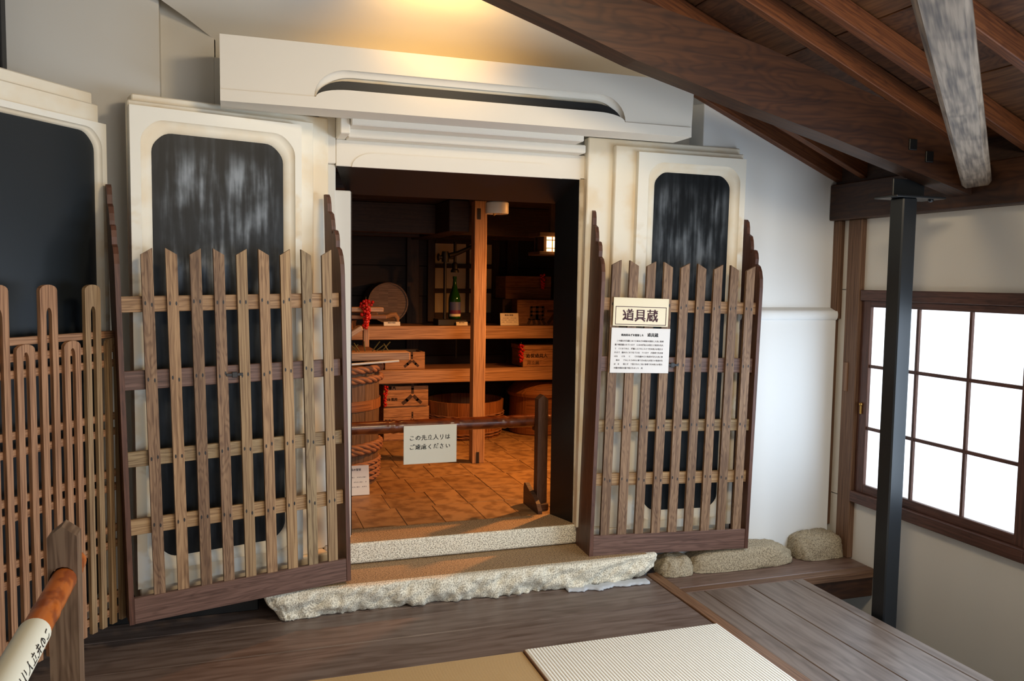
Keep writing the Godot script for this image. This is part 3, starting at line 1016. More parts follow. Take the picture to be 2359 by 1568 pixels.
func storehouse_doors() -> void:
	heavy_door("door_1", "left open storehouse door leaf, white plaster with a chalk-streaked black panel", frame_of(Vector3(-0.404, 0.142, -3.688), Vector3(0.962, 0, -0.272), 0.0, 0.13),
		[[Vector3(0.040, 0.10, -0.11), Vector3(0.855, 2.196, -0.055)], [Vector3(0.064, 0.10, -0.20), Vector3(0.950, 2.233, -0.105)], [Vector3(0.05, 0.012, -0.19), Vector3(0.92, 0.10, -0.02)]],
		Rect2(0.037, 0.10, 0.739, 2.066), Rect2(0.078, 0.165, 0.667, 1.95), 0.048, 0.10, M.charcoal)
	heavy_door("door_2", "right open storehouse door leaf, white plaster with a narrow black panel", frame_of(Vector3(1.799, 0.142, -3.942), Vector3(0.998, 0, 0.060), -deg_to_rad(0.7), 0.11),
		[[Vector3(0.112, 0.10, -0.08), Vector3(0.880, 2.190, -0.035)], [Vector3(-0.03, 0.10, -0.145), Vector3(0.878, 2.228, -0.075)], [Vector3(0.02, 0.012, -0.13), Vector3(0.86, 0.10, -0.03)]],
		Rect2(0.232, 0.10, 0.645, 2.058), Rect2(0.292, 0.145, 0.552, 1.965), 0.048, 0.09, M.charcoal2)
	# the leaf of the next doorway, seen at the left edge; it comes towards the viewer
	var o := Vector3(-0.436, 0.13, -3.83)
	var dir := Vector3(0.59, 0, -0.807)
	heavy_door("door_3", "leftmost storehouse door leaf, plain black panel in a grimy stepped cream frame, cut by the picture edge", frame_of(o - dir * 0.948, dir, 0.0, 0.114),
		[[Vector3(0.06, 0.03, -0.08), Vector3(0.984, 2.187, -0.036)], [Vector3(0.08, 0.03, -0.12), Vector3(0.974, 2.237, -0.058)]],
		Rect2(0.05, 0.0, 0.936, 2.105), Rect2(0.06, 0.05, 0.902, 2.030), 0.016, 0.085, M.charcoal3)

# ---------------------------------------------------------------- wooden lattice guards in front of the doors
func guard(label: String, at: Transform3D, wid: float, first: float, pitch: float, pw: float, tones: String) -> Node3D:
	var f := thing("lattice_guard", label, "lattice guard", Vector3.ZERO, "wooden lattice guards in front of the white storehouse doors")
	f.transform = at
	slab("bottom_board", Vector3(0.0, 0.0, -0.022), Vector3(wid, 0.111, 0.0), M.red_board, f, 0.002, 0)
	for s in 2:
		begin(1)
		var x := -0.020 if s == 0 else wid
		T = Transform3D(Basis(Vector3(0, 0, 1), Vector3(0, 1, 0), Vector3(-1, 0, 0)), Vector3(x + 0.020, 0, 0))
		prism(PackedVector2Array([Vector2(-0.215, 0), Vector2(0.002, 0), Vector2(0.004, 1.46), Vector2(0.0, 1.51), Vector2(-0.012, 1.55), Vector2(-0.030, 1.578), Vector2(-0.055, 1.590), Vector2(-0.054, 1.62), Vector2(-0.060, 1.648), Vector2(-0.073, 1.667), Vector2(-0.095, 1.672), Vector2(-0.098, 1.655), Vector2(-0.108, 1.655), Vector2(-0.110, 1.69), Vector2(-0.116, 1.72), Vector2(-0.128, 1.748), Vector2(-0.160, 1.762), Vector2(-0.163, 1.80), Vector2(-0.172, 1.83), Vector2(-0.19, 1.845), Vector2(-0.215, 1.845)]), 0.0, 0.020)
		done("side_board", M.side_board, f)
	var rails := [[1.311, 1.377, "slat0"], [0.988, 1.068, "red"], [0.664, 0.728, "slat3"], [0.374, 0.440, "slat4"]]
	for r in rails:
		slab("rail", Vector3(0.001, r[0], -0.042), Vector3(wid - 0.001, r[1], -0.0225), M.red_board if r[2] == "red" else M[r[2]], f, 0.002, 0)
	for k in 9:
		var u := first + k * pitch
		begin(1)
		var hl := 1.549
		var hr := 1.576
		if k % 2 == 1:
			hl = 1.576; hr = 1.549
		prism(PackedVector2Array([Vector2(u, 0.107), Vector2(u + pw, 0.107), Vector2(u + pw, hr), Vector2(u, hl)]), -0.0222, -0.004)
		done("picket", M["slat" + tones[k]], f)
	begin()
	for k in 9:
		for r in rails:
			for s in 2:
				var p := Vector3(first + k * pitch + (0.010 if s == 0 else pw - 0.010), (r[0] + r[1]) * 0.5 + rng.randf_range(-0.008, 0.008), -0.0035)
				for j in 6:
					var t0 := TAU * j / 6
					var t1 := TAU * (j + 1) / 6
					tri(p, p + Vector3(cos(t0) * 0.0040, sin(t0) * 0.0095, 0), p + Vector3(cos(t1) * 0.0040, sin(t1) * 0.0095, 0))
	done("nail_heads", M.iron, f).set_meta("kind", "stuff")
	begin()   # key plate: a bar with a boss and a lug
	var c := Vector3(first + pitch * 3.55 + 0.02, 1.028, -0.002)
	box(c + Vector3(-0.036, -0.006, -0.003), c + Vector3(0.036, 0.006, 0.001), 0.001)
	box(c + Vector3(-0.012, -0.013, -0.003), c + Vector3(0.012, 0.012, 0.003), 0.002)
	done("key_plate", M.iron, f)
	return f

func fences() -> void:
	var fa := frame_of(Vector3(-0.406, 0.135, -3.706), Vector3(0.915, 0, -0.205), atan(0.021), 0.0)
	guard("wooden picket guard leaning before the left black-panelled door, without notices", fa, 0.930, 0.0805, 0.0955, 0.045, "205210431")
	var fb := frame_of(Vector3(1.799, 0.142, -3.942), Vector3(0.925, 0, 0.056), -deg_to_rad(1.4), 0.0)
	guard("wooden picket guard before the right black-panelled door, with two notices on it", fb, 0.907, 0.040, 0.0985, 0.050, "525225252")  # darker slat tones put the dimmer light on this guard into the colour
	# notices hung on the right guard
	var s1 := thing("name_sign", "cream laminated sign with three large brown characters in a frame, on the right lattice guard", "sign")
	s1.transform = fb * Transform3D(Basis(), Vector3(0.051, 1.381, 0.0065))
	slab("sheet", Vector3(0, -0.149, -0.002), Vector3(0.315, 0.0, 0.001), M.paper_cream, s1, 0.0008)
	begin()
	ink("道具蔵", 0.054, 0.062, 0.062, 0.0085, 0.0018)
	for e in [[0.012, 0.046, 0.303, 0.0495], [0.012, 0.139, 0.303, 0.1425], [0.012, 0.046, 0.0155, 0.1425], [0.2995, 0.046, 0.303, 0.1425]]:
		quad(Vector3(e[0], -e[1], 0.0018), Vector3(e[2], -e[1], 0.0018), Vector3(e[2], -e[3], 0.0018), Vector3(e[0], -e[3], 0.0018), Vector3(0, 0, 1))
	done("lettering", M.ink, s1)
	var s2 := thing("notice_sheet", "white laminated notice with eight lines of small text, below the cream sign", "notice")
	s2.transform = fb * Transform3D(Basis(), Vector3(0.046, 1.222, 0.0065))
	slab("sheet", Vector3(0, -0.238, -0.002), Vector3(0.336, 0.0, 0.001), M.paper, s2, 0.0008)
	begin()
	ink("造用具などを保管した", 0.056, 0.032, 0.0115, 0.0026, 0.0018)
	done("heading", M.ink_black, s2)
	begin()
	ink("道具蔵", 0.205, 0.026, 0.019, 0.0032, 0.0018)
	done("heading_title", M.ink_black, s2)
	begin()
	var lines := ["　この蔵は文化蔵にはいり造などの道具を保管した", "蔵で道具蔵とれています。にはのが", "り、くにはての人々が蔵に入りをしたと", "れます。蔵の大くまで立てとなっています。大", "は年（）に年（）にかけて文化蔵の", "や造のようすをしたりのをと", "は、年（）保にだって保されたこ", "の蔵の道具の蔵で保されました。"]
	var fill := "年用入保管造文化人先立道具の大はにとて"
	for k in lines.size():
		var t := ""
		for ch in String(lines[k]):
			t += ch
		while t.length() < (27 if k < 7 else 16):
			t += fill[(t.length() * 7 + k * 3) % fill.length()]
		ink(t.substr(0, 27 if k < 7 else 16), 0.022, 0.064 + k * 0.0205, 0.0092, 0.0016, 0.0018)
	done("body_text", M.ink_faint, s2)
	# the lattice in front of the leftmost door
	var o := Vector3(-0.436, 0.13, -3.83)
	var dir := Vector3(0.59, 0, -0.807)
	var g := thing("slatted_screen", "screen of tall round-topped forked slats before the leftmost door", "screen")
	g.transform = frame_of(o - dir * 0.948, dir, 0.0, 0.0)
	var kk := 0.948
	# local x = 1 is the far edge; the measured distances run from there towards the viewer
	for r in [[1.274, 1.305], [1.211, 1.243], [1.146, 1.178], [0.910, 0.941], [0.842, 0.873], [0.655, 0.687], [0.592, 0.624], [0.406, 0.437], [0.335, 0.368], [0.10, 0.132], [0.03, 0.062]]:
		slab("rail", Vector3(0.02, r[0] * kk, -0.036), Vector3(kk - 0.035, r[1] * kk, -0.0165), M.pale_slat, g, 0.002, 0)
	for k in 9:
		var c := kk * (1.0 - 0.068 - k * 0.1120)
		if c < 0.04: break
		var top := kk * (1.508 if k % 2 == 1 else 1.277)
		var slot := kk * (1.385 if k % 2 == 1 else 1.215)
		var hw := 0.0395
		begin(1)
		var poly := PackedVector2Array([Vector2(c - hw, 0.0), Vector2(c - 0.0125, 0.0)])
		for j in 7:
			var t := PI - PI * j / 6
			poly.append(Vector2(c + 0.0125 * cos(t), slot + 0.03 * sin(t)))
		poly.append_array([Vector2(c + 0.0125, 0.0), Vector2(c + hw, 0.0)])
		for j in 9:
			var t := PI * j / 8
			poly.append(Vector2(c + hw * cos(t), top - 0.022 + 0.022 * sin(t)))
		prism(poly, -0.0162, 0.0)
		done("forked_slat", M.pale_slat if k > 1 else M.slat1, g)

# ---------------------------------------------------------------- stone
func steps_and_stones() -> void:
	var nz := FastNoiseLite.new()
	nz.seed = 3
	nz.frequency = 6.0
	nz.fractal_octaves = 4
	var low := func(p: Vector3) -> Vector3:
		var f := smoothstep(-4.0, -3.87, p.z) * (1.0 - smoothstep(0.118, 0.142, p.y))
		var d := nz.get_noise_3d(p.x, p.y * 1.6, p.z)
		var e := nz.get_noise_3d(p.x * 4.0 + 9.0, p.y * 5.0, p.z * 4.0)
		p.z += f * (d * 0.045 + e * 0.016 - 0.03 * smoothstep(0.08, 0.0, p.y) * (0.6 + 1.4 * absf(nz.get_noise_1d(p.x * 1.4))))
		var l := smoothstep(0.26, 0.12, p.x)
		p.x += l * (0.07 * smoothstep(0.13, 0.0, p.y)) 
		var r := smoothstep(1.98, 2.16, p.x)
		p.z -= r * 0.035
		p.x -= r * 0.05 * smoothstep(0.09, 0.0, p.y)
		p.y -= 0.003 * absf(e)
		return p
	begin()
	rough_block(Vector3(0.118, 0.001, -4.195), Vector3(2.165, 0.1415, -3.862), 0.014, 0.012, low)
	var a := done("stone_step", M.granite)
	slab("worn_tread", Vector3(0.26, 0.139, -4.185), Vector3(2.10, 0.1425, -3.90), M.granite_worn, a, 0.002)
	tag(a, "lower rough-hewn granite step with a ragged front edge, resting on the floor boards", "stone step")
	var hi := func(p: Vector3) -> Vector3:
		var e := nz.get_noise_3d(p.x * 3.0 + 5.0, p.y * 4.0, p.z * 3.0)
		p.z += 0.005 * e * smoothstep(-4.3, -4.16, p.z)
		p.y += 0.002 * e
		return p
	begin()
	rough_block(Vector3(0.42, 0.1475, -4.395), Vector3(1.86, 0.2535, -4.158), 0.008, 0.012, hi)
	var a2 := done("stone_step", M.granite)
	slab("worn_tread", Vector3(0.424, 0.2525, -4.391), Vector3(1.856, 0.2552, -4.166), M.granite_worn, a2, 0.001)
	tag(a2, "upper dressed granite step at the door sill, narrower than the lower one", "stone step")
	var blobs := [[Vector3(2.30, -0.02, -3.965), Vector3(0.10, 0.118, 0.09), "small dark foundation stone between the lower step and the long boulder", 1], [Vector3(2.725, -0.03, -3.985), Vector3(0.345, 0.150, 0.115), "long rounded granite foundation boulder at the foot of the white wall", 2], [Vector3(3.27, -0.02, -3.995), Vector3(0.165, 0.162, 0.11), "rounded foundation stone in the corner beside the timber post", 3]]
	for b in blobs:
		begin()
		var ctr: Vector3 = b[0]
		var rad: Vector3 = b[1]
		var sd := float(b[3]) * 7.0
		var move := func(p: Vector3) -> Vector3:
			# cube to rounded superellipsoid
			var q := p
			var l := pow(pow(absf(q.x), 3.2) + pow(absf(q.y), 3.2) + pow(absf(q.z), 3.2), 1.0 / 3.2)
			q /= l
			var n := 1.0 + 0.10 * nz.get_noise_3d(q.x * 0.25 + sd, q.y * 0.25, q.z * 0.25) + 0.03 * nz.get_noise_3d(q.x + sd, q.y, q.z)
			var w := ctr + q * rad * n
			w.y = maxf(w.y, 0.0015)
			return w
		rough_block(-Vector3.ONE, Vector3.ONE, 0.05, 0.09, move)
		tag(done("foundation_stone", M.boulder), b[2], "stone", "foundation stones under the white wall")
	begin()
	var mo := func(p: Vector3) -> Vector3:
		p.z += 0.03 * nz.get_noise_1d(p.x * 1.6) + 0.012 * nz.get_noise_1d(p.x * 6.0) - 0.02 * smoothstep(0.0, 0.03, p.y)
		p.x += 0.05 * smoothstep(0.02, 0.05, p.y) * (1.0 if p.x < 1.8 else -1.0)
		return p
	rough_block(Vector3(1.62, 0.001, -3.885), Vector3(2.09, 0.015, -3.828), 0.006, 0.010, mo)
	tag(done("mortar_patch", M.mortar), "white mortar patch under the right end of the lower granite step", "mortar")
	begin()
	rough_block(Vector3(2.17, 0.0015, -4.13), Vector3(2.488, 0.135, -4.066), 0.02, 0.02, hi)
	tag(done("mortar_fillet", M.mortar), "white mortar fillet behind the small dark stone under the right guard", "mortar")

func mats_on_floor() -> void:
	var t := thing("tatami_mat", "plain brown woven mat at the bottom edge, left of the striped mat", "mat")
	begin(0)
	box(Vector3(-0.9, -0.006, -3.265), Vector3(1.168, 0.004, 0.6), 0.003)
	done("weave", M.tatami, t)
	var r := thing("reed_mat", "pale cream reed mat with fine ribs, lying right of the brown mat", "mat")
	begin(0)
	box(Vector3(1.178, -0.006, -3.262), Vector3(2.133, 0.013, 0.6), 0.003)
	done("weave", M.reed, r)
	slab("edge_binding", Vector3(1.1705, -0.006, -3.262), Vector3(1.1775, 0.012, 0.6), M.mat_edge, r, 0.002, 2)

# ---------------------------------------------------------------- barriers of bamboo
func barrier_stand(label: String, at: Vector3, h: float, hole: float, m: Material, foot: bool, pierced := true) -> Node3D:
	var s := thing("barrier_stand", label, "barrier stand", at, "wooden barrier stands")
	begin(1)
	var hw := 0.031
	# a pentagon top and a round hole for the pole, as two halves
	var pr := 0.031
	var left := PackedVector2Array([Vector2(-hw, 0.03), Vector2(0, 0.03), Vector2(0, hole - pr)])
	var right := PackedVector2Array([Vector2(0, 0.03), Vector2(hw, 0.03), Vector2(hw, h - 0.025), Vector2(0, h), Vector2(0, hole + pr)])
	for k in range(1, 8):
		var t := -PI / 2 - PI * k / 8
		left.append(Vector2(pr * cos(t) * 0.93, hole + pr * sin(t)))
	left.append_array([Vector2(0, hole + pr), Vector2(0, h), Vector2(-hw, h - 0.025)])
	for k in range(1, 8):
		var t := PI / 2 - PI * k / 8
		right.append(Vector2(pr * cos(t) * 0.93, hole + pr * sin(t)))
	right.append(Vector2(0, hole - pr))
	if pierced:
		prism(left, -0.03, 0.03)
		prism(right, -0.03, 0.03)
	else:
		prism(PackedVector2Array([Vector2(-hw, 0.04), Vector2(hw, 0.04), Vector2(hw, h - 0.025), Vector2(0, h), Vector2(-hw, h - 0.025)]), -0.03, 0.03)
	done("post", m, s)
	if foot:
		begin(0)
		prism(PackedVector2Array([Vector2(-0.16, 0.0), Vector2(0.16, 0.0), Vector2(0.16, 0.015), Vector2(0.14, 0.05), Vector2(0.08, 0.085), Vector2(0.035, 0.1), Vector2(-0.035, 0.1), Vector2(-0.08, 0.085), Vector2(-0.14, 0.05), Vector2(-0.16, 0.015)]), 0.031, 0.055)
		done("foot", m, s)
		begin(0)
		prism(PackedVector2Array([Vector2(-0.16, 0.0), Vector2(0.16, 0.0), Vector2(0.16, 0.015), Vector2(0.14, 0.05), Vector2(0.08, 0.085), Vector2(-0.08, 0.085), Vector2(-0.14, 0.05), Vector2(-0.16, 0.015)]), -0.055, -0.031)
		done("foot", m, s)
	return s

func pole(label: String, a: Vector3, b: Vector3, r: float, nodes: Array, m: Material) -> Node3D:
	var p := thing("bamboo_pole", label, "bamboo pole", a)
	begin()
	var path := PackedVector3Array()
	var rad := PackedFloat32Array()
	var n := 90
	var len := a.distance_to(b)
	for k in n + 1:
		var t := float(k) / n
		path.append((b - a) * t)
		var rr := r
		for q in nodes:
			var d: float = absf(t * len - float(q))
			rr += r * 0.10 * exp(-d * d / 0.00012) - r * 0.07 * exp(-(d - 0.022) * (d - 0.022) / 0.00012)
		rad.append(rr)
	tube(path, rad, 18)
	done("cane", m, p)
	return p

func barriers() -> void:
	# across the doorway
	var s := barrier_stand("dark wooden barrier stand just inside the doorway at right", Vector3(1.732, 0.24, -4.57), 0.687, 0.528, M.stand_dark, false, false)
	begin(2)
	T = Transform3D(Basis(Vector3(0, 0, 1), Vector3(0, 1, 0), Vector3(-1, 0, 0)), Vector3.ZERO)
	prism(PackedVector2Array([Vector2(-0.13, 0.0), Vector2(0.13, 0.0), Vector2(0.13, 0.02), Vector2(0.10, 0.055), Vector2(0.04, 0.085), Vector2(-0.04, 0.11), Vector2(-0.10, 0.135), Vector2(-0.12, 0.13), Vector2(-0.13, 0.10)]), 0.034, 0.060)
	done("foot", M.stand_dark, s)
	slab("foot_block", Vector3(-0.034, 0.0, -0.06), Vector3(0.033, 0.04, 0.06), M.stand_dark, s, 0.004)
	slab("peg", Vector3(-0.016, 0.455, -0.115), Vector3(0.016, 0.478, -0.031), M.stand_dark, s, 0.003)
	pole("smoked brown bamboo pole barring the doorway, its near end in the dark stand", Vector3(0.590, 0.757, -4.642), Vector3(1.99, 0.760, -4.642), 0.037, [0.27, 0.62, 0.93, 1.2], M.bamboo_dark)
	var sg := thing("hanging_sign", "white card with two lines of dark characters, hanging from the bamboo pole in the doorway", "sign", Vector3(0.908, 0.767, -4.597))
	begin()
	box(Vector3(0, -0.222, -0.003), Vector3(0.311, 0.0, 0.0), 0.001)
	done("card", M.paper_dull, sg)
	begin()
	ink("この先立入りは", 0.033, 0.056, 0.0312, 0.0036, 0.0012)
	done("lettering", M.ink_black, sg)
	begin()
	ink("ご遠慮ください", 0.033, 0.109, 0.0312, 0.0036, 0.0012)
	done("lettering", M.ink_black, sg)
	# in the foreground at the left
	barrier_stand("brown wooden barrier stand in the left foreground with a peaked top", Vector3(-0.381, 0.005, -2.13), 1.015, 0.889, M.stand, true)
	var p := pole("orange brown bamboo pole in the left foreground, running toward the viewer through the stand", Vector3(-0.379, 0.894, -2.235), Vector3(-0.379, 0.894, -0.55), 0.0275, [0.06, 0.33, 0.70, 1.05, 1.4], M.bamboo)
	begin()
	var path := PackedVector3Array()
	for k in 20:
		path.append(Vector3(0, 0, 0.437 + k * 0.055))
	tube(path, PackedFloat32Array([0.0305]), 24)
	done("paper_wrap", M.paper_dull, p)
	# the characters run along the wrap, on its upper right side
	begin()
	for row in 2:
		var txt: String = ["この先立入りはご遠慮ください", "　　"][row]
		var zz := 0.455
		for ch in txt:
			if G.has(ch):
				for q in String(G[ch]).split(" ", false):
					var pts := PackedVector2Array()
					for k in range(0, q.length() - 1, 2):
						pts.append(Vector2(KEY.find(q[k]) / 20.0, KEY.find(q[k + 1]) / 20.0))
					for k in pts.size() - 1:
						wrap_stroke(pts[k], pts[k + 1], zz, 0.03)
			zz += 0.036
	done("wrap_lettering", M.ink_black, p)

func wrap_stroke(a: Vector2, b: Vector2, z: float, size: float) -> void:
	var d := (b - a).normalized()
	var n := Vector2(-d.y, d.x) * 0.05
	var f := func(q: Vector2) -> Vector3:
		var t := deg_to_rad(-8.0) + (1.0 - q.y) * size * 0.8 / 0.031
		return Vector3(0.0312 * cos(t), 0.0312 * sin(t), z + q.x * size)
	quad(f.call(a - n), f.call(b - n), f.call(b + n), f.call(a + n), f.call((a + b) * 0.5) * Vector3(1, 1, 0))

# ---------------------------------------------------------------- the lit storeroom behind the doorway
func storeroom() -> void:
	var f := thing("floor_001", "storeroom floor of worn brown clay tiles in staggered rows", "floor", Vector3.ZERO, "", "structure")
	slab("bedding", Vector3(-0.7, 0.10, -7.4), Vector3(3.7, 0.236, -4.398), M.sand, f)
	var zr := [-4.398, -4.80, -5.135, -5.50, -5.865, -6.22, -6.58, -6.94, -7.30]
	var px := [[0.42, 0.66, 0.90, 1.12, 1.355, 1.575, 1.80], [0.62, 0.87, 1.145, 1.35, 1.585, 1.83], [0.45, 0.69, 0.90, 1.09, 1.345, 1.585, 1.82], [0.58, 0.82, 1.06, 1.30, 1.58, 1.81]]
	for k in zr.size() - 1:
		var row: Array = px[k % 4]
		var xs := []
		var x: float = row[0]
		while x > -0.55:
			x -= 0.236
			xs.push_front(x)
		xs.append_array(row)
		x = row[row.size() - 1]
		while x < 3.3:
			x += 0.236
			xs.append(x)
		for j in xs.size() - 1:
			if xs[j + 1] < 0.3 and k > 1: continue
			begin(0)
			var dy := rng.randf_range(-0.0012, 0.0008)
			box(Vector3(xs[j] + 0.0012, 0.20, zr[k + 1] + 0.0015), Vector3(xs[j + 1] - 0.0012, 0.24 + dy, zr[k] - 0.0015), 0.0025)
			done("tile", M["tile%d" % rng.randi_range(0, 2)], f)
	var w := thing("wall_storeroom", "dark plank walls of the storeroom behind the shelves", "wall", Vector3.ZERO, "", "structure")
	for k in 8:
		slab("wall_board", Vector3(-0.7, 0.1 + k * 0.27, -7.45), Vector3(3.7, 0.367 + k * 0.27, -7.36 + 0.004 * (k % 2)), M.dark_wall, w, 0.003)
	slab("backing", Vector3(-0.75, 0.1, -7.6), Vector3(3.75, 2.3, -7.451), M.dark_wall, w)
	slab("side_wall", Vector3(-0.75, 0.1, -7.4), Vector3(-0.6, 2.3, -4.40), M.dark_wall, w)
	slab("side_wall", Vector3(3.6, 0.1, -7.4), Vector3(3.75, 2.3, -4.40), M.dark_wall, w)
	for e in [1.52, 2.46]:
		slab("wall_stud", Vector3(e - 0.055, 0.2, -7.36), Vector3(e + 0.055, 2.2, -7.30), M.dark_beam, w, 0.004, 1)
	var c := thing("ceiling_storeroom", "low dark board ceiling of the storeroom with heavy joists", "ceiling", Vector3.ZERO, "", "structure")
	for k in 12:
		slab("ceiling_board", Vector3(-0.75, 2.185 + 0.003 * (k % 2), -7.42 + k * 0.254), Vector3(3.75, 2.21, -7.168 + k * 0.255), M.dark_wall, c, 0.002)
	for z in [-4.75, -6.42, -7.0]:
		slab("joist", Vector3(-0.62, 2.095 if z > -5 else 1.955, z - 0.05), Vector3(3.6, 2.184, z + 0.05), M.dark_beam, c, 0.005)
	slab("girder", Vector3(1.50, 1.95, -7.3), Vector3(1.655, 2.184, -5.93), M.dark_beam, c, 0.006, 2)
	# dim paper window at the back
	var n := thing("window_6", "dim paper window of the storeroom behind the bottle, with dark muntins", "window", Vector3.ZERO, "", "structure")
	slab("paper", Vector3(1.70, 1.28, -7.352), Vector3(2.29, 1.95, -7.346), M.shoji_dim, n, 0.001)
	slab("stile", Vector3(1.655, 1.22, -7.35), Vector3(1.722, 2.01, -7.30), M.dark_beam, n, 0.003, 1)
	slab("stile", Vector3(2.266, 1.22, -7.35), Vector3(2.33, 2.01, -7.30), M.dark_beam, n, 0.003, 1)
	slab("rail", Vector3(1.722, 1.925, -7.35), Vector3(2.266, 2.01, -7.302), M.dark_beam, n, 0.003)
	slab("rail", Vector3(1.722, 1.22, -7.35), Vector3(2.266, 1.30, -7.302), M.dark_beam, n, 0.003)
	for e in [1.499, 1.724]:
		slab("muntin", Vector3(1.722, e - 0.020, -7.35), Vector3(2.266, e + 0.020, -7.325), M.dark_beam, n, 0.002)
	slab("muntin", Vector3(2.02, 1.30, -7.35), Vector3(2.05, 1.925, -7.327), M.dark_beam, n, 0.002, 1)
	# square timber post and the two shelves behind it
	var p := thing("storeroom_post", "warm-lit square timber post in the middle of the storeroom", "post", Vector3(1.668, 0.24, -5.925))
	slab("shaft", Vector3(0, 0, 0), Vector3(0.094, 1.935, 0.09), M.cedar, p, 0.003, 1)
	slab("floor_bracket", Vector3(0.030, 0.0, 0.0895), Vector3(0.052, 0.085, 0.094), M.iron, p, 0.001)
	slab("head_bracket", Vector3(0.02, 1.80, 0.0895), Vector3(0.044, 1.88, 0.094), M.iron, p, 0.001)
	for k in 2:
		var y: float = [0.849, 1.213][k]
		var s := thing("shelf", ["lower long timber shelf with a thick front board, behind the post", "upper long timber shelf carrying the bottle and cards"][k], "shelf", Vector3.ZERO, "long shelves of the storeroom")
		slab("front_board", Vector3(0.75, y - 0.111, -6.78), Vector3(3.55, y, -6.72), M.cedar, s, 0.004)
		for j in 2:
			slab("shelf_board", Vector3(0.75, y - 0.028, -6.983 - j * 0.195 + 0.01), Vector3(3.55, y - 0.002, -6.782 - j * 0.195), M.crate_dark, s, 0.002)
		for x in [0.80, 2.75, 3.4]:
			slab("bracket", Vector3(x, y - 0.10, -7.30), Vector3(x + 0.05, y - 0.03, -6.781), M.dark_beam, s, 0.003, 2)
	# lamps
	var la := thing("lantern", "glowing boxed paper lantern with dark lattice, half hidden by the right door jamb", "lantern", Vector3(2.055, 1.785, -5.28))
	for e in [[-0.083, 0.083], [0.083, 0.083], [-0.083, -0.083], [0.083, -0.083]]:
		slab("corner_post", Vector3(e[0] - 0.010, 0.0, e[1] - 0.010), Vector3(e[0] + 0.010, 0.13, e[1] + 0.010), M.dark_beam, la, 0.001, 1)
	for k in 2:
		slab("cap", Vector3(-0.13, -0.012 + k * 0.122, -0.11), Vector3(0.13, 0.012 + k * 0.128, 0.11), M.dark_beam, la, 0.003)
	slab("side_board", Vector3(-0.082, 0.012, -0.073), Vector3(-0.074, 0.110, 0.073), M.dark_beam, la, 0.001, 1)
	for k in [0, 1, 2]:
		begin()
		T = Transform3D(Basis(Vector3.UP, k * PI / 2), Vector3.ZERO)
		box(Vector3(-0.073, 0.012, 0.074), Vector3(0.073, 0.110, 0.077), 0.0005)
		done("paper", M.lantern_paper, la)
		begin()
		T = Transform3D(Basis(Vector3.UP, k * PI / 2), Vector3.ZERO)
		for x in [-0.026, 0.026]: box(Vector3(x - 0.003, 0.012, 0.0772), Vector3(x + 0.003, 0.110, 0.081), 0.0004)
		for y in [0.034, 0.088]: box(Vector3(-0.073, y - 0.0025, 0.0772), Vector3(0.073, y + 0.0025, 0.081), 0.0004)
		done("lattice", M.dark_beam, la)
	slab("hanger", Vector3(-0.02, 0.14, -0.02), Vector3(0.02, 0.40, 0.02), M.dark_beam, la, 0.002, 1)
	lamp_light(la, Vector3(0, 0.06, 0.125), Color(1.0, 0.66, 0.34), 0.05, 0.05)
	var sp := thing("spot_lamp", "small warm spot lamp under the storeroom ceiling, hidden behind the right jamb", "lamp", Vector3(2.95, 2.02, -5.25))
	begin()
	lathe(Vector3.ZERO, PackedVector2Array([Vector2(0.05, -0.02), Vector2(0.05, 0.09), Vector2(0.02, 0.12), Vector2(0.02, 0.165), Vector2(0.001, 0.165)]), 16)
	done("shade", M.lamp_white, sp)
	begin()
	ball(Vector3(0, 0.02, 0), Vector3(0.035, 0.035, 0.035), 10, 8)
	done("bulb", M.bulb, sp)
	spot_light(sp, Vector3(0, -0.03, 0), Vector3(-1.0, -0.95, -0.22), Color(1.0, 0.655, 0.34), 7.6, 0.04, 58.0)
	var s2 := thing("spot_lamp", "second warm spot lamp near the storeroom doorway, hidden behind the lintel", "lamp", Vector3(1.0, 2.145, -4.95))
	begin()
	lathe(Vector3.ZERO, PackedVector2Array([Vector2(0.04, -0.005), Vector2(0.04, 0.04), Vector2(0.001, 0.04)]), 16)
	done("shade", M.lamp_white, s2)
	begin()
	ball(Vector3(0, 0.012, 0), Vector3(0.028, 0.02, 0.028), 10, 8)
	done("bulb", M.bulb, s2)
	spot_light(s2, Vector3(0, -0.012, 0), Vector3(-0.25, -1, -0.35), Color(1.0, 0.655, 0.34), 0.30, 0.03, 62.0)
	var em := thing("ceiling_fixture", "white drum-shaped emergency lamp fixture beside the head of the timber post", "lamp fixture", Vector3(1.668, 2.04, -5.30))
	begin()
	lathe(Vector3.ZERO, PackedVector2Array([Vector2(0.001, 0.004), Vector2(0.066, 0.002), Vector2(0.074, 0.0), Vector2(0.078, 0.006), Vector2(0.078, 0.072), Vector2(0.072, 0.078), Vector2(0.001, 0.078)]), 32)
	done("housing", M.lamp_white, em)
	begin()
	lathe(Vector3.ZERO, PackedVector2Array([Vector2(0.045, 0.078), Vector2(0.045, 0.144)]), 16)
	done("neck", M.iron, em)
	begin()
	ball(Vector3(-0.028, -0.004, 0.03), Vector3(0.009, 0.011, 0.009), 8, 6)
	for k in 3: ball(Vector3(-0.004 + k * 0.014, 0.001, 0.035), Vector3(0.004, 0.004, 0.004), 6, 4)
	done("lens", M.brass, em)

func lamp_light(parent: Node3D, at: Vector3, c: Color, e: float, size: float) -> void:
	var li := OmniLight3D.new()
	li.name = "light"
	li.position = at
	li.light_color = c
	li.light_energy = e
	li.light_size = size
	li.omni_range = 8
	li.omni_attenuation = 2.0
	li.shadow_enabled = true
	parent.add_child(li, true)

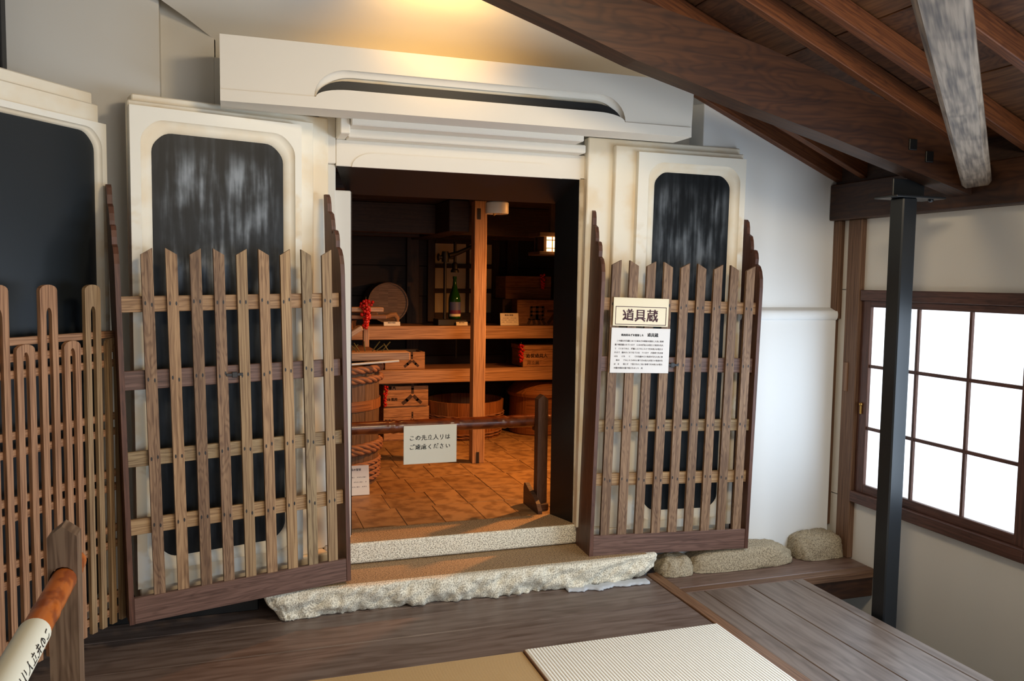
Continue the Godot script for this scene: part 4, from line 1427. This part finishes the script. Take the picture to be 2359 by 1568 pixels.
func spot_light(parent: Node3D, at: Vector3, towards: Vector3, c: Color, e: float, size: float, angle: float) -> void:
	var li := SpotLight3D.new()
	li.name = "light"
	li.light_color = c
	li.light_energy = e
	li.light_size = size
	li.spot_range = 9
	li.spot_angle = angle
	li.spot_attenuation = 2.0
	li.spot_angle_attenuation = 1.0
	li.shadow_enabled = true
	parent.add_child(li, true)
	li.transform = Transform3D(Basis.looking_at(towards, Vector3.RIGHT), at)

func crate(label: String, at: Vector3, size: Vector3, planks: int, m: Material, marks: Array, lid := false) -> Node3D:
	# at: front lower left corner; open box of planks, marks burnt into the front
	var c := thing("wooden_crate", label, "crate", at, "old wooden crates of the storeroom")
	var h := size.y / planks
	for k in planks:
		slab("front_plank", Vector3(0, k * h + 0.001, -0.016), Vector3(size.x, (k + 1) * h - 0.001, 0.0), m, c, 0.002)
		slab("back_plank", Vector3(0, k * h + 0.001, -size.z), Vector3(size.x, (k + 1) * h - 0.001, -size.z + 0.016), m, c, 0.002)
	for x in [0.0, size.x - 0.016]:
		slab("end_board", Vector3(x, 0.001, -size.z + 0.0165), Vector3(x + 0.016, size.y - 0.004, -0.0165), m, c, 0.002, 2)
	slab("bottom", Vector3(0.0165, 0.001, -size.z + 0.0165), Vector3(size.x - 0.0165, 0.014, -0.0165), M.crate_dark, c, 0.002)
	if lid:
		slab("lid", Vector3(0.0165, size.y - 0.016, -size.z + 0.0165), Vector3(size.x - 0.0165, size.y - 0.003, -0.0165), M.crate_dark, c, 0.002)
	for q in marks:
		begin()
		if q[0] == "leaf":
			var cx: float = q[1]
			var cy: float = q[2]
			var s: float = q[3]
			for a in [[0.0, 0.22, 0.0, 0.95, 0.14], [-0.13, -0.05, -0.80, -0.62, 0.19], [0.13, -0.05, 0.70, -0.60, 0.17]]:
				brush(PackedVector2Array([Vector2(cx + a[0] * s, cy + a[1] * s), Vector2(cx + a[2] * s * 0.6, cy + a[3] * s * 0.6), Vector2(cx + a[2] * s, cy + a[3] * s)]), a[4] * s * 1.6, 0.0006)
		else:
			ink(q[0], q[1], -q[2] - q[3], q[3], q[4], 0.0006)
		done("brand_mark", M.brand, c)
	return c

func card(label: String, at: Vector3, w: float, h: float, lean: float, rows: int) -> void:
	var c := thing("label_card", label, "card", at, "small white caption cards of the storeroom")
	c.rotation.x = -lean
	slab("card", Vector3(0, 0, -0.002), Vector3(w, h, 0), M.card, c, 0.0008)
	begin()
	ink("道具の保管", w * 0.25, -h * 0.90, w * 0.085, w * 0.016, 0.0008)
	for k in rows:
		for j in 14:
			if (j * 5 + k * 3) % 7 == 0: continue
			ink("用の年大人管に".substr((j + k * 2) % 7, 1), w * (0.08 + 0.06 * j), -h * (0.62 - 0.16 * k), w * 0.042, w * 0.008, 0.0008)
	done("lettering", M.ink_faint, c)

func berries(label: String, at: Vector3, length: float, wid: float, r: float, n: int) -> void:
	var b := thing("berry_bunch", label, "berries", at, "bunches of red artificial grapes in the storeroom")
	begin()
	for k in n:
		var t := float(k) / n
		var a := rng.randf() * TAU
		var ww := wid * (1.0 - 0.75 * t) * sqrt(rng.randf())
		ball(Vector3(cos(a) * ww, -t * length, sin(a) * ww * 0.7 + 0.01), Vector3.ONE * r, 8, 6)
	var m := done("grapes", M.berry, b)
	m.set_meta("kind", "stuff")
	begin()
	tube(PackedVector3Array([Vector3(0, -length * 0.8, 0), Vector3(0, 0.0, 0), Vector3(0.004, r * 2.2, -0.01)]), PackedFloat32Array([0.0018]), 6)
	done("stem", M.leaf, b)

func rope_ring(parent: Node3D, y: float, rad: float, thick: float, strands := 3) -> void:
	begin()
	for s in strands:
		var path := PackedVector3Array()
		var n := 150
		for k in n:
			var t := TAU * k / n
			var ph := t * 11.0 + TAU * s / strands
			var rr := rad + thick * 0.5 * cos(ph)
			path.append(Vector3(rr * cos(t), y + thick * 0.55 * sin(ph) + 0.006 * sin(t * 2.0), rr * sin(t)))
		tube(path, PackedFloat32Array([thick * 0.62]), 6, true)
	done("rope_hoop", M.rope, parent)

func staves(parent: Node3D, prof: Array, n: int, wall: float, m: Material, nm := "stave") -> void:
	# prof: [radius, height] pairs; one stave per part, open tub
	for k in n:
		begin(1)
		var t0 := TAU * (k + 0.012) / n
		var t1 := TAU * (k + 0.988) / n
		for i in prof.size() - 1:
			for w in 2:
				var o0: float = prof[i][0] - wall * w
				var o1: float = prof[i + 1][0] - wall * w
				var e := Vector3(cos((t0 + t1) / 2), 0, sin((t0 + t1) / 2)) * (1.0 if w == 0 else -1.0)
				quad(Vector3(cos(t0) * o0, prof[i][1], sin(t0) * o0), Vector3(cos(t1) * o0, prof[i][1], sin(t1) * o0), Vector3(cos(t1) * o1, prof[i + 1][1], sin(t1) * o1), Vector3(cos(t0) * o1, prof[i + 1][1], sin(t0) * o1), e)
			for t in [t0, t1]:
				var d := Vector3(cos(t), 0, sin(t))
				var sd := Vector3(sin(t), 0, -cos(t)) * (1.0 if t == t0 else -1.0)
				quad(d * prof[i][0] + Vector3.UP * prof[i][1], d * (prof[i][0] - wall) + Vector3.UP * prof[i][1], d * (prof[i + 1][0] - wall) + Vector3.UP * prof[i + 1][1], d * prof[i + 1][0] + Vector3.UP * prof[i + 1][1], sd)
		var l: Array = prof[prof.size() - 1]
		quad(Vector3(cos(t0) * l[0], l[1], sin(t0) * l[0]), Vector3(cos(t1) * l[0], l[1], sin(t1) * l[0]), Vector3(cos(t1) * (l[0] - wall), l[1], sin(t1) * (l[0] - wall)), Vector3(cos(t0) * (l[0] - wall), l[1], sin(t0) * (l[0] - wall)), Vector3.UP)
		done(nm, m, parent)

func disc(parent: Node3D, nm: String, y: float, r: float, h: float, m: Material) -> void:
	begin()
	lathe(Vector3.ZERO, PackedVector2Array([Vector2(0.001, y - h), Vector2(r, y - h), Vector2(r, y), Vector2(0.001, y)]), 28)
	done(nm, m, parent)

func storeroom_things() -> void:
	# tall rope-bound barrel at the left with boards on it
	var b := thing("rope_bound_barrel", "tall dark barrel bound with twisted rope hoops at the left of the doorway", "barrel", Vector3(0.61, 0.241, -5.60))
	staves(b, [[0.305, 0.0], [0.318, 0.25], [0.325, 0.5], [0.322, 0.785]], 20, 0.03, M.barrel)
	disc(b, "head", 0.76, 0.285, 0.02, M.barrel)
	for e in [[0.04, 0.306], [0.075, 0.308], [0.110, 0.310], [0.145, 0.312], [0.235, 0.317], [0.262, 0.318], [0.70, 0.322], [0.765, 0.322]]:
		rope_ring(b, e[0], e[1] + 0.009, 0.022 if e[0] > 0.2 else 0.015)
	begin()
	lathe(Vector3(0, 0, 0), PackedVector2Array([Vector2(0.325, 0.50), Vector2(0.331, 0.502), Vector2(0.331, 0.565), Vector2(0.325, 0.567)]), 40)
	done("flat_hoop", M.tub, b)
	tag(slab("thick_board", Vector3(0.42, 1.062, -5.53), Vector3(1.108, 1.118, -5.40), M.cedar, null, 0.006), "thick weathered board lying across the top of the rope-bound barrel", "board")
	begin(0)
	T = Transform3D(Basis(Vector3(0, 1, 0), 0.0) * Basis(Vector3(0, 0, 1), 0.06), Vector3(0.62, 1.043, -5.33))
	box(Vector3(-0.12, -0.006, -0.012), Vector3(0.40, 0.006, 0.012), 0.002)
	tag(done("lath", M.card), "thin pale lath in front of the thick board on the rope-bound barrel", "lath")
	begin(0)
	T = Transform3D(Basis(Vector3(0, 0, 1), 0.55), Vector3(0.58, 1.12, -5.50))
	box(Vector3(0.0, 0.0, -0.04), Vector3(0.27, 0.035, 0.04), 0.004)
	tag(done("tilted_board", M.cedar), "short tilted board propped on the thick board over the barrel", "board")
	begin()
	for k in 9:
		var x := 0.68 + 0.035 * k + rng.randf_range(-0.01, 0.01)
		tube(PackedVector3Array([Vector3(x, 1.123, -5.44), Vector3(x + rng.randf_range(-0.05, 0.06), 1.16 + rng.randf_range(0, 0.03), -5.43 + rng.randf_range(-0.01, 0.02))]), PackedFloat32Array([0.004]), 5)
	tag(done("dry_twigs", M.leaf), "few dry twigs lying on the thick board over the barrel", "twigs", "", "stuff")
	# bench with a big round vessel behind the barrel
	var be := thing("work_bench", "small dark timber bench behind the barrel, carrying boards and red grapes", "bench", Vector3(0, 0.24, 0))
	slab("top_board", Vector3(0.25, 1.135, -5.72), Vector3(0.965, 1.165, -5.60), M.cedar, be, 0.004)
	slab("top_board", Vector3(0.25, 1.090, -5.86), Vector3(0.945, 1.125, -5.73), M.crate_dark, be, 0.004)
	slab("top_board", Vector3(0.45, 1.085, -5.72), Vector3(0.990, 1.112, -5.62), M.crate_dark, be, 0.004)
	slab("leg", Vector3(0.878, 0.0, -5.975), Vector3(0.918, 1.085, -5.93), M.cedar, be, 0.003, 1)
	slab("leg", Vector3(0.17, 0.0, -6.09), Vector3(0.21, 1.085, -6.05), M.cedar, be, 0.003, 1)
	slab("lower_board", Vector3(0.18, 0.845, -6.05), Vector3(0.92, 0.872, -5.60), M.crate_dark, be, 0.003)
	begin()
	lathe(Vector3(0.56, 1.1135, -5.78), PackedVector2Array([Vector2(0.001, 0.0), Vector2(0.12, 0.0), Vector2(0.19, 0.05), Vector2(0.235, 0.12), Vector2(0.245, 0.20), Vector2(0.225, 0.205), Vector2(0.001, 0.205)]), 32)
	tag(done("round_vessel", M.tub), "dark round-bellied vessel on the lower board of the bench, left of the shelf", "vessel")
	berries("red grapes draped over the bench boards at the left", Vector3(0.838, 1.452, -5.565), 0.185, 0.052, 0.0115, 60)
	berries("red grapes hanging at the left edge of the marked crate on the floor", Vector3(1.180, 0.715, -6.76), 0.17, 0.022, 0.010, 30)
	berries("bright red grapes hanging off the crate on the lower shelf", Vector3(2.355, 1.045, -6.735), 0.145, 0.034, 0.0115, 34)
	berries("dim red grapes hanging over the top crate at the right", Vector3(2.612, 1.655, -6.925), 0.125, 0.028, 0.0115, 28)
	# crates
	var by := 0.2415
	crate("bottom crate of the floor stack, mostly hidden by the bamboo pole", Vector3(1.18, by, -6.83), Vector3(0.385, 0.112, 0.42), 1, M.crate, [])
	crate("middle crate of the floor stack with a leaf-shaped brand cut at its top", Vector3(1.175, by + 0.113, -6.815), Vector3(0.388, 0.178, 0.42), 2, M.crate, [["leaf", 0.245, 0.065, 0.065], ["保造用", 0.01, 0.045, 0.026, 0.006]])
	crate("topmost crate of the floor stack with a large dark leaf brand", Vector3(1.172, by + 0.293, -6.80), Vector3(0.380, 0.172, 0.40), 3, M.crate, [["leaf", 0.245, 0.09, 0.10], ["造年保用", 0.012, 0.05, 0.024, 0.006], ["用管大", 0.012, 0.145, 0.028, 0.008]])
	crate("small leaf-branded crate at the left end of the lower shelf", Vector3(1.18, 0.8495, -6.775), Vector3(0.335, 0.145, 0.30), 1, M.crate, [["leaf", 0.225, 0.072, 0.075], ["保造用", 0.04, 0.10, 0.026, 0.006]])
	crate("lidded crate with faint stencilled marks at the right of the lower shelf", Vector3(2.378, 0.8495, -6.75), Vector3(0.42, 0.150, 0.30), 1, M.crate, [["用立黒", 0.04, 0.02, 0.034, 0.004], ["造保道具人", 0.03, 0.08, 0.036, 0.006]])
	slab("lid_strip", Vector3(2.372, 1.0005, -7.06), Vector3(2.806, 1.038, -6.745), M.crate, null, 0.003)
	tag(get_child(get_child_count() - 1), "plank lid lying on the stencilled crate of the lower shelf", "lid")
	crate("large crate with bold brushed characters at the right of the upper shelf", Vector3(2.335, 1.2135, -6.80), Vector3(0.55, 0.222, 0.15), 1, M.crate_dark, [["黒", 0.105, 0.005, 0.16, 0.026], ["大", 0.285, 0.01, 0.16, 0.03]])
	crate("dim upper crate standing behind the bold-lettered crate", Vector3(2.278, 1.4365, -6.955), Vector3(0.43, 0.205, 0.30), 2, M.crate_dark, [])
	tag(slab("low_chest", Vector3(2.25, 1.2135, -7.29), Vector3(2.75, 1.435, -6.956), M.dark_beam, null, 0.004), "plain dark chest under the dim upper crate on the upper shelf", "chest")
	# barrel lying with its head towards the viewer
	var k := thing("lying_barrel", "round barrel head facing the viewer on the upper shelf at left", "barrel", Vector3(1.247, 1.395, -7.02))
	k.position.y = 1.2135 + 0.182
	k.rotation.x = PI / 2
	begin()
	lathe(Vector3.ZERO, PackedVector2Array([Vector2(0.160, -0.012), Vector2(0.160, 0.012), Vector2(0.172, 0.014), Vector2(0.180, -0.12), Vector2(0.176, -0.26), Vector2(0.001, -0.26)]), 36)
	done("body", M.barrel, k)
	for j in 4:
		begin(0)
		var x0 := -0.16 + 0.08 * j
		var poly := PackedVector2Array()
		for q in 9: poly.append(Vector2(x0 + 0.01 * q - 0.0, -sqrt(maxf(0.0, 0.0256 - pow(x0 + 0.01 * q, 2)))))
		for q in 9: poly.append(Vector2(x0 + 0.08 - 0.01 * q, sqrt(maxf(0.0, 0.0256 - pow(x0 + 0.08 - 0.01 * q, 2)))))
		var clean := PackedVector2Array()
		for q in poly:
			if clean.size() == 0 or clean[clean.size() - 1].distance_to(q) > 0.0005: clean.append(q)
		if clean[0].distance_to(clean[clean.size() - 1]) < 0.0005: clean.remove_at(clean.size() - 1)
		T = Transform3D(Basis(Vector3(1, 0, 0), Vector3(0, 0, 1), Vector3(0, -1, 0)), Vector3.ZERO)
		prism(clean, -0.003 - 0.0, 0.010)
		done("head_board", M.barrel, k)
	# bottle
	var bo := thing("wine_bottle", "green glass bottle with a blue and purple label on the upper shelf", "bottle", Vector3(1.789, 1.268, -6.86))
	begin()
	lathe(Vector3.ZERO, PackedVector2Array([Vector2(0.001, 0.0), Vector2(0.048, 0.0), Vector2(0.052, 0.006), Vector2(0.052, 0.15), Vector2(0.050, 0.175), Vector2(0.041, 0.21), Vector2(0.028, 0.245), Vector2(0.018, 0.285), Vector2(0.0145, 0.33), Vector2(0.0145, 0.338), Vector2(0.017, 0.34), Vector2(0.017, 0.36), Vector2(0.001, 0.362)]), 32)
	done("glass", M.bottle, bo)
	for e in [[0.072, 0.143, "label_blue", 0.0524], [0.042, 0.0735, "label_wine", 0.0525], [0.020, 0.0415, "card", 0.0524]]:
		begin()
		st.set_smooth_group(1)
		for j in 16:
			var t0 := deg_to_rad(12.0 + j * 9.0)
			var t1 := deg_to_rad(12.0 + (j + 1) * 9.0)
			quad(Vector3(cos(t0) * e[3], e[0], sin(t0) * e[3]), Vector3(cos(t1) * e[3], e[0], sin(t1) * e[3]), Vector3(cos(t1) * e[3], e[1], sin(t1) * e[3]), Vector3(cos(t0) * e[3], e[1], sin(t0) * e[3]), Vector3(cos(t0), 0, sin(t0)))
		done("label", M[e[2]], bo)
	# corking stand
	var co := thing("corking_stand", "black iron bottle corking stand with a slanted lever above the green bottle", "corking stand", Vector3(1.706, 1.2135, -6.87))
	slab("foot", Vector3(-0.08, 0.0, -0.09), Vector3(0.17, 0.052, 0.09), M.iron, co, 0.004)
	begin()
	tube(PackedVector3Array([Vector3(0, 0.05, 0), Vector3(0, 0.62, 0)]), PackedFloat32Array([0.014]), 10)
	done("column", M.iron, co)
	begin()
	lathe(Vector3(0, 0.535, 0), PackedVector2Array([Vector2(0.001, 0), Vector2(0.03, 0), Vector2(0.034, 0.05), Vector2(0.028, 0.09), Vector2(0.001, 0.09)]), 14)
	tube(PackedVector3Array([Vector3(-0.06, 0.575, 0), Vector3(0.09, 0.575, 0)]), PackedFloat32Array([0.016]), 10)
	ball(Vector3(-0.058, 0.575, 0), Vector3(0.012, 0.034, 0.034), 10, 6)
	done("clamp", M.iron, co)
	begin()
	tube(PackedVector3Array([Vector3(0.03, 0.59, 0.02), Vector3(0.10, 0.61, 0.02), Vector3(0.20, 0.655, 0.02), Vector3(0.33, 0.73, 0.02)]), PackedFloat32Array([0.022, 0.019, 0.017, 0.016]), 10)
	done("lever", M.iron, co)
	begin()
	tube(PackedVector3Array([Vector3(0.083, 0.50, 0.01), Vector3(0.083, 0.705, 0.01)]), PackedFloat32Array([0.013]), 10)
	lathe(Vector3(0.083, 0.448, 0.01), PackedVector2Array([Vector2(0.001, 0), Vector2(0.035, 0.0), Vector2(0.035, 0.018), Vector2(0.025, 0.03), Vector2(0.023, 0.075), Vector2(0.015, 0.085), Vector2(0.001, 0.09)]), 16)
	done("plunger", M.iron, co)
	# carved wooden tool on the shelf
	begin()
	tube(PackedVector3Array([Vector3(1.05, 1.29, -6.85), Vector3(1.13, 1.275, -6.85), Vector3(1.18, 1.275, -6.85), Vector3(1.24, 1.297, -6.85), Vector3(1.275, 1.30, -6.85), Vector3(1.295, 1.27, -6.85), Vector3(1.297, 1.235, -6.85)]), PackedFloat32Array([0.02, 0.015, 0.014, 0.022, 0.024, 0.02, 0.012]), 10)
	tag(done("carved_handle", M.crate), "carved wooden tool with a curled end lying behind the left caption card", "tool")
	# wide tub and drum under the lower shelf
	var t := thing("wide_tub", "wide shallow wooden tub with bamboo hoops on the floor behind the post", "tub", Vector3(1.925, 0.241, -7.0 - 0.0))
	staves(t, [[0.318, 0.0], [0.335, 0.15], [0.345, 0.318]], 22, 0.02, M.tub)
	disc(t, "bottom", 0.04, 0.30, 0.02, M.tub)
	for e in [[0.025, 0.322], [0.05, 0.326], [0.185, 0.340], [0.205, 0.342]]:
		rope_ring(t, e[0], e[1] + 0.004, 0.008, 2)
	var d := thing("round_drum", "orange-lit round wooden drum with a domed lid at the right of the tub", "drum", Vector3(2.63, 0.241, -7.0))
	begin()
	lathe(Vector3.ZERO, PackedVector2Array([Vector2(0.001, 0), Vector2(0.27, 0.0), Vector2(0.278, 0.01), Vector2(0.272, 0.335), Vector2(0.001, 0.335)]), 40)
	done("body", M.tub, d)
	begin()
	lathe(Vector3.ZERO, PackedVector2Array([Vector2(0.272, 0.336), Vector2(0.292, 0.338), Vector2(0.296, 0.365), Vector2(0.27, 0.40), Vector2(0.22, 0.455), Vector2(0.19, 0.47), Vector2(0.001, 0.472)]), 40)
	done("lid", M.tub, d)
	# caption cards
	card("blank-looking narrow caption card at the left end of the upper shelf", Vector3(1.166, 1.2145, -6.755), 0.136, 0.034, 0.25, 0)
	card("small caption card in front of the corking stand on the upper shelf", Vector3(1.779, 1.2145, -6.755), 0.100, 0.032, 0.25, 0)
	card("larger caption card before the bold-lettered crate", Vector3(2.167, 1.2145, -6.745), 0.166, 0.106, 0.15, 3)
	card("caption card leaning at the foot of the rope-bound barrel", Vector3(0.628, 0.243, -5.14), 0.172, 0.185, 0.2, 3)
	slab("metal_strap", Vector3(1.93, 0.88, -7.36), Vector3(1.945, 1.08, -7.354), M.steel, null, 0.001)
	tag(get_child(get_child_count() - 1), "thin metal strap on the dark back wall between the two shelves", "strap")
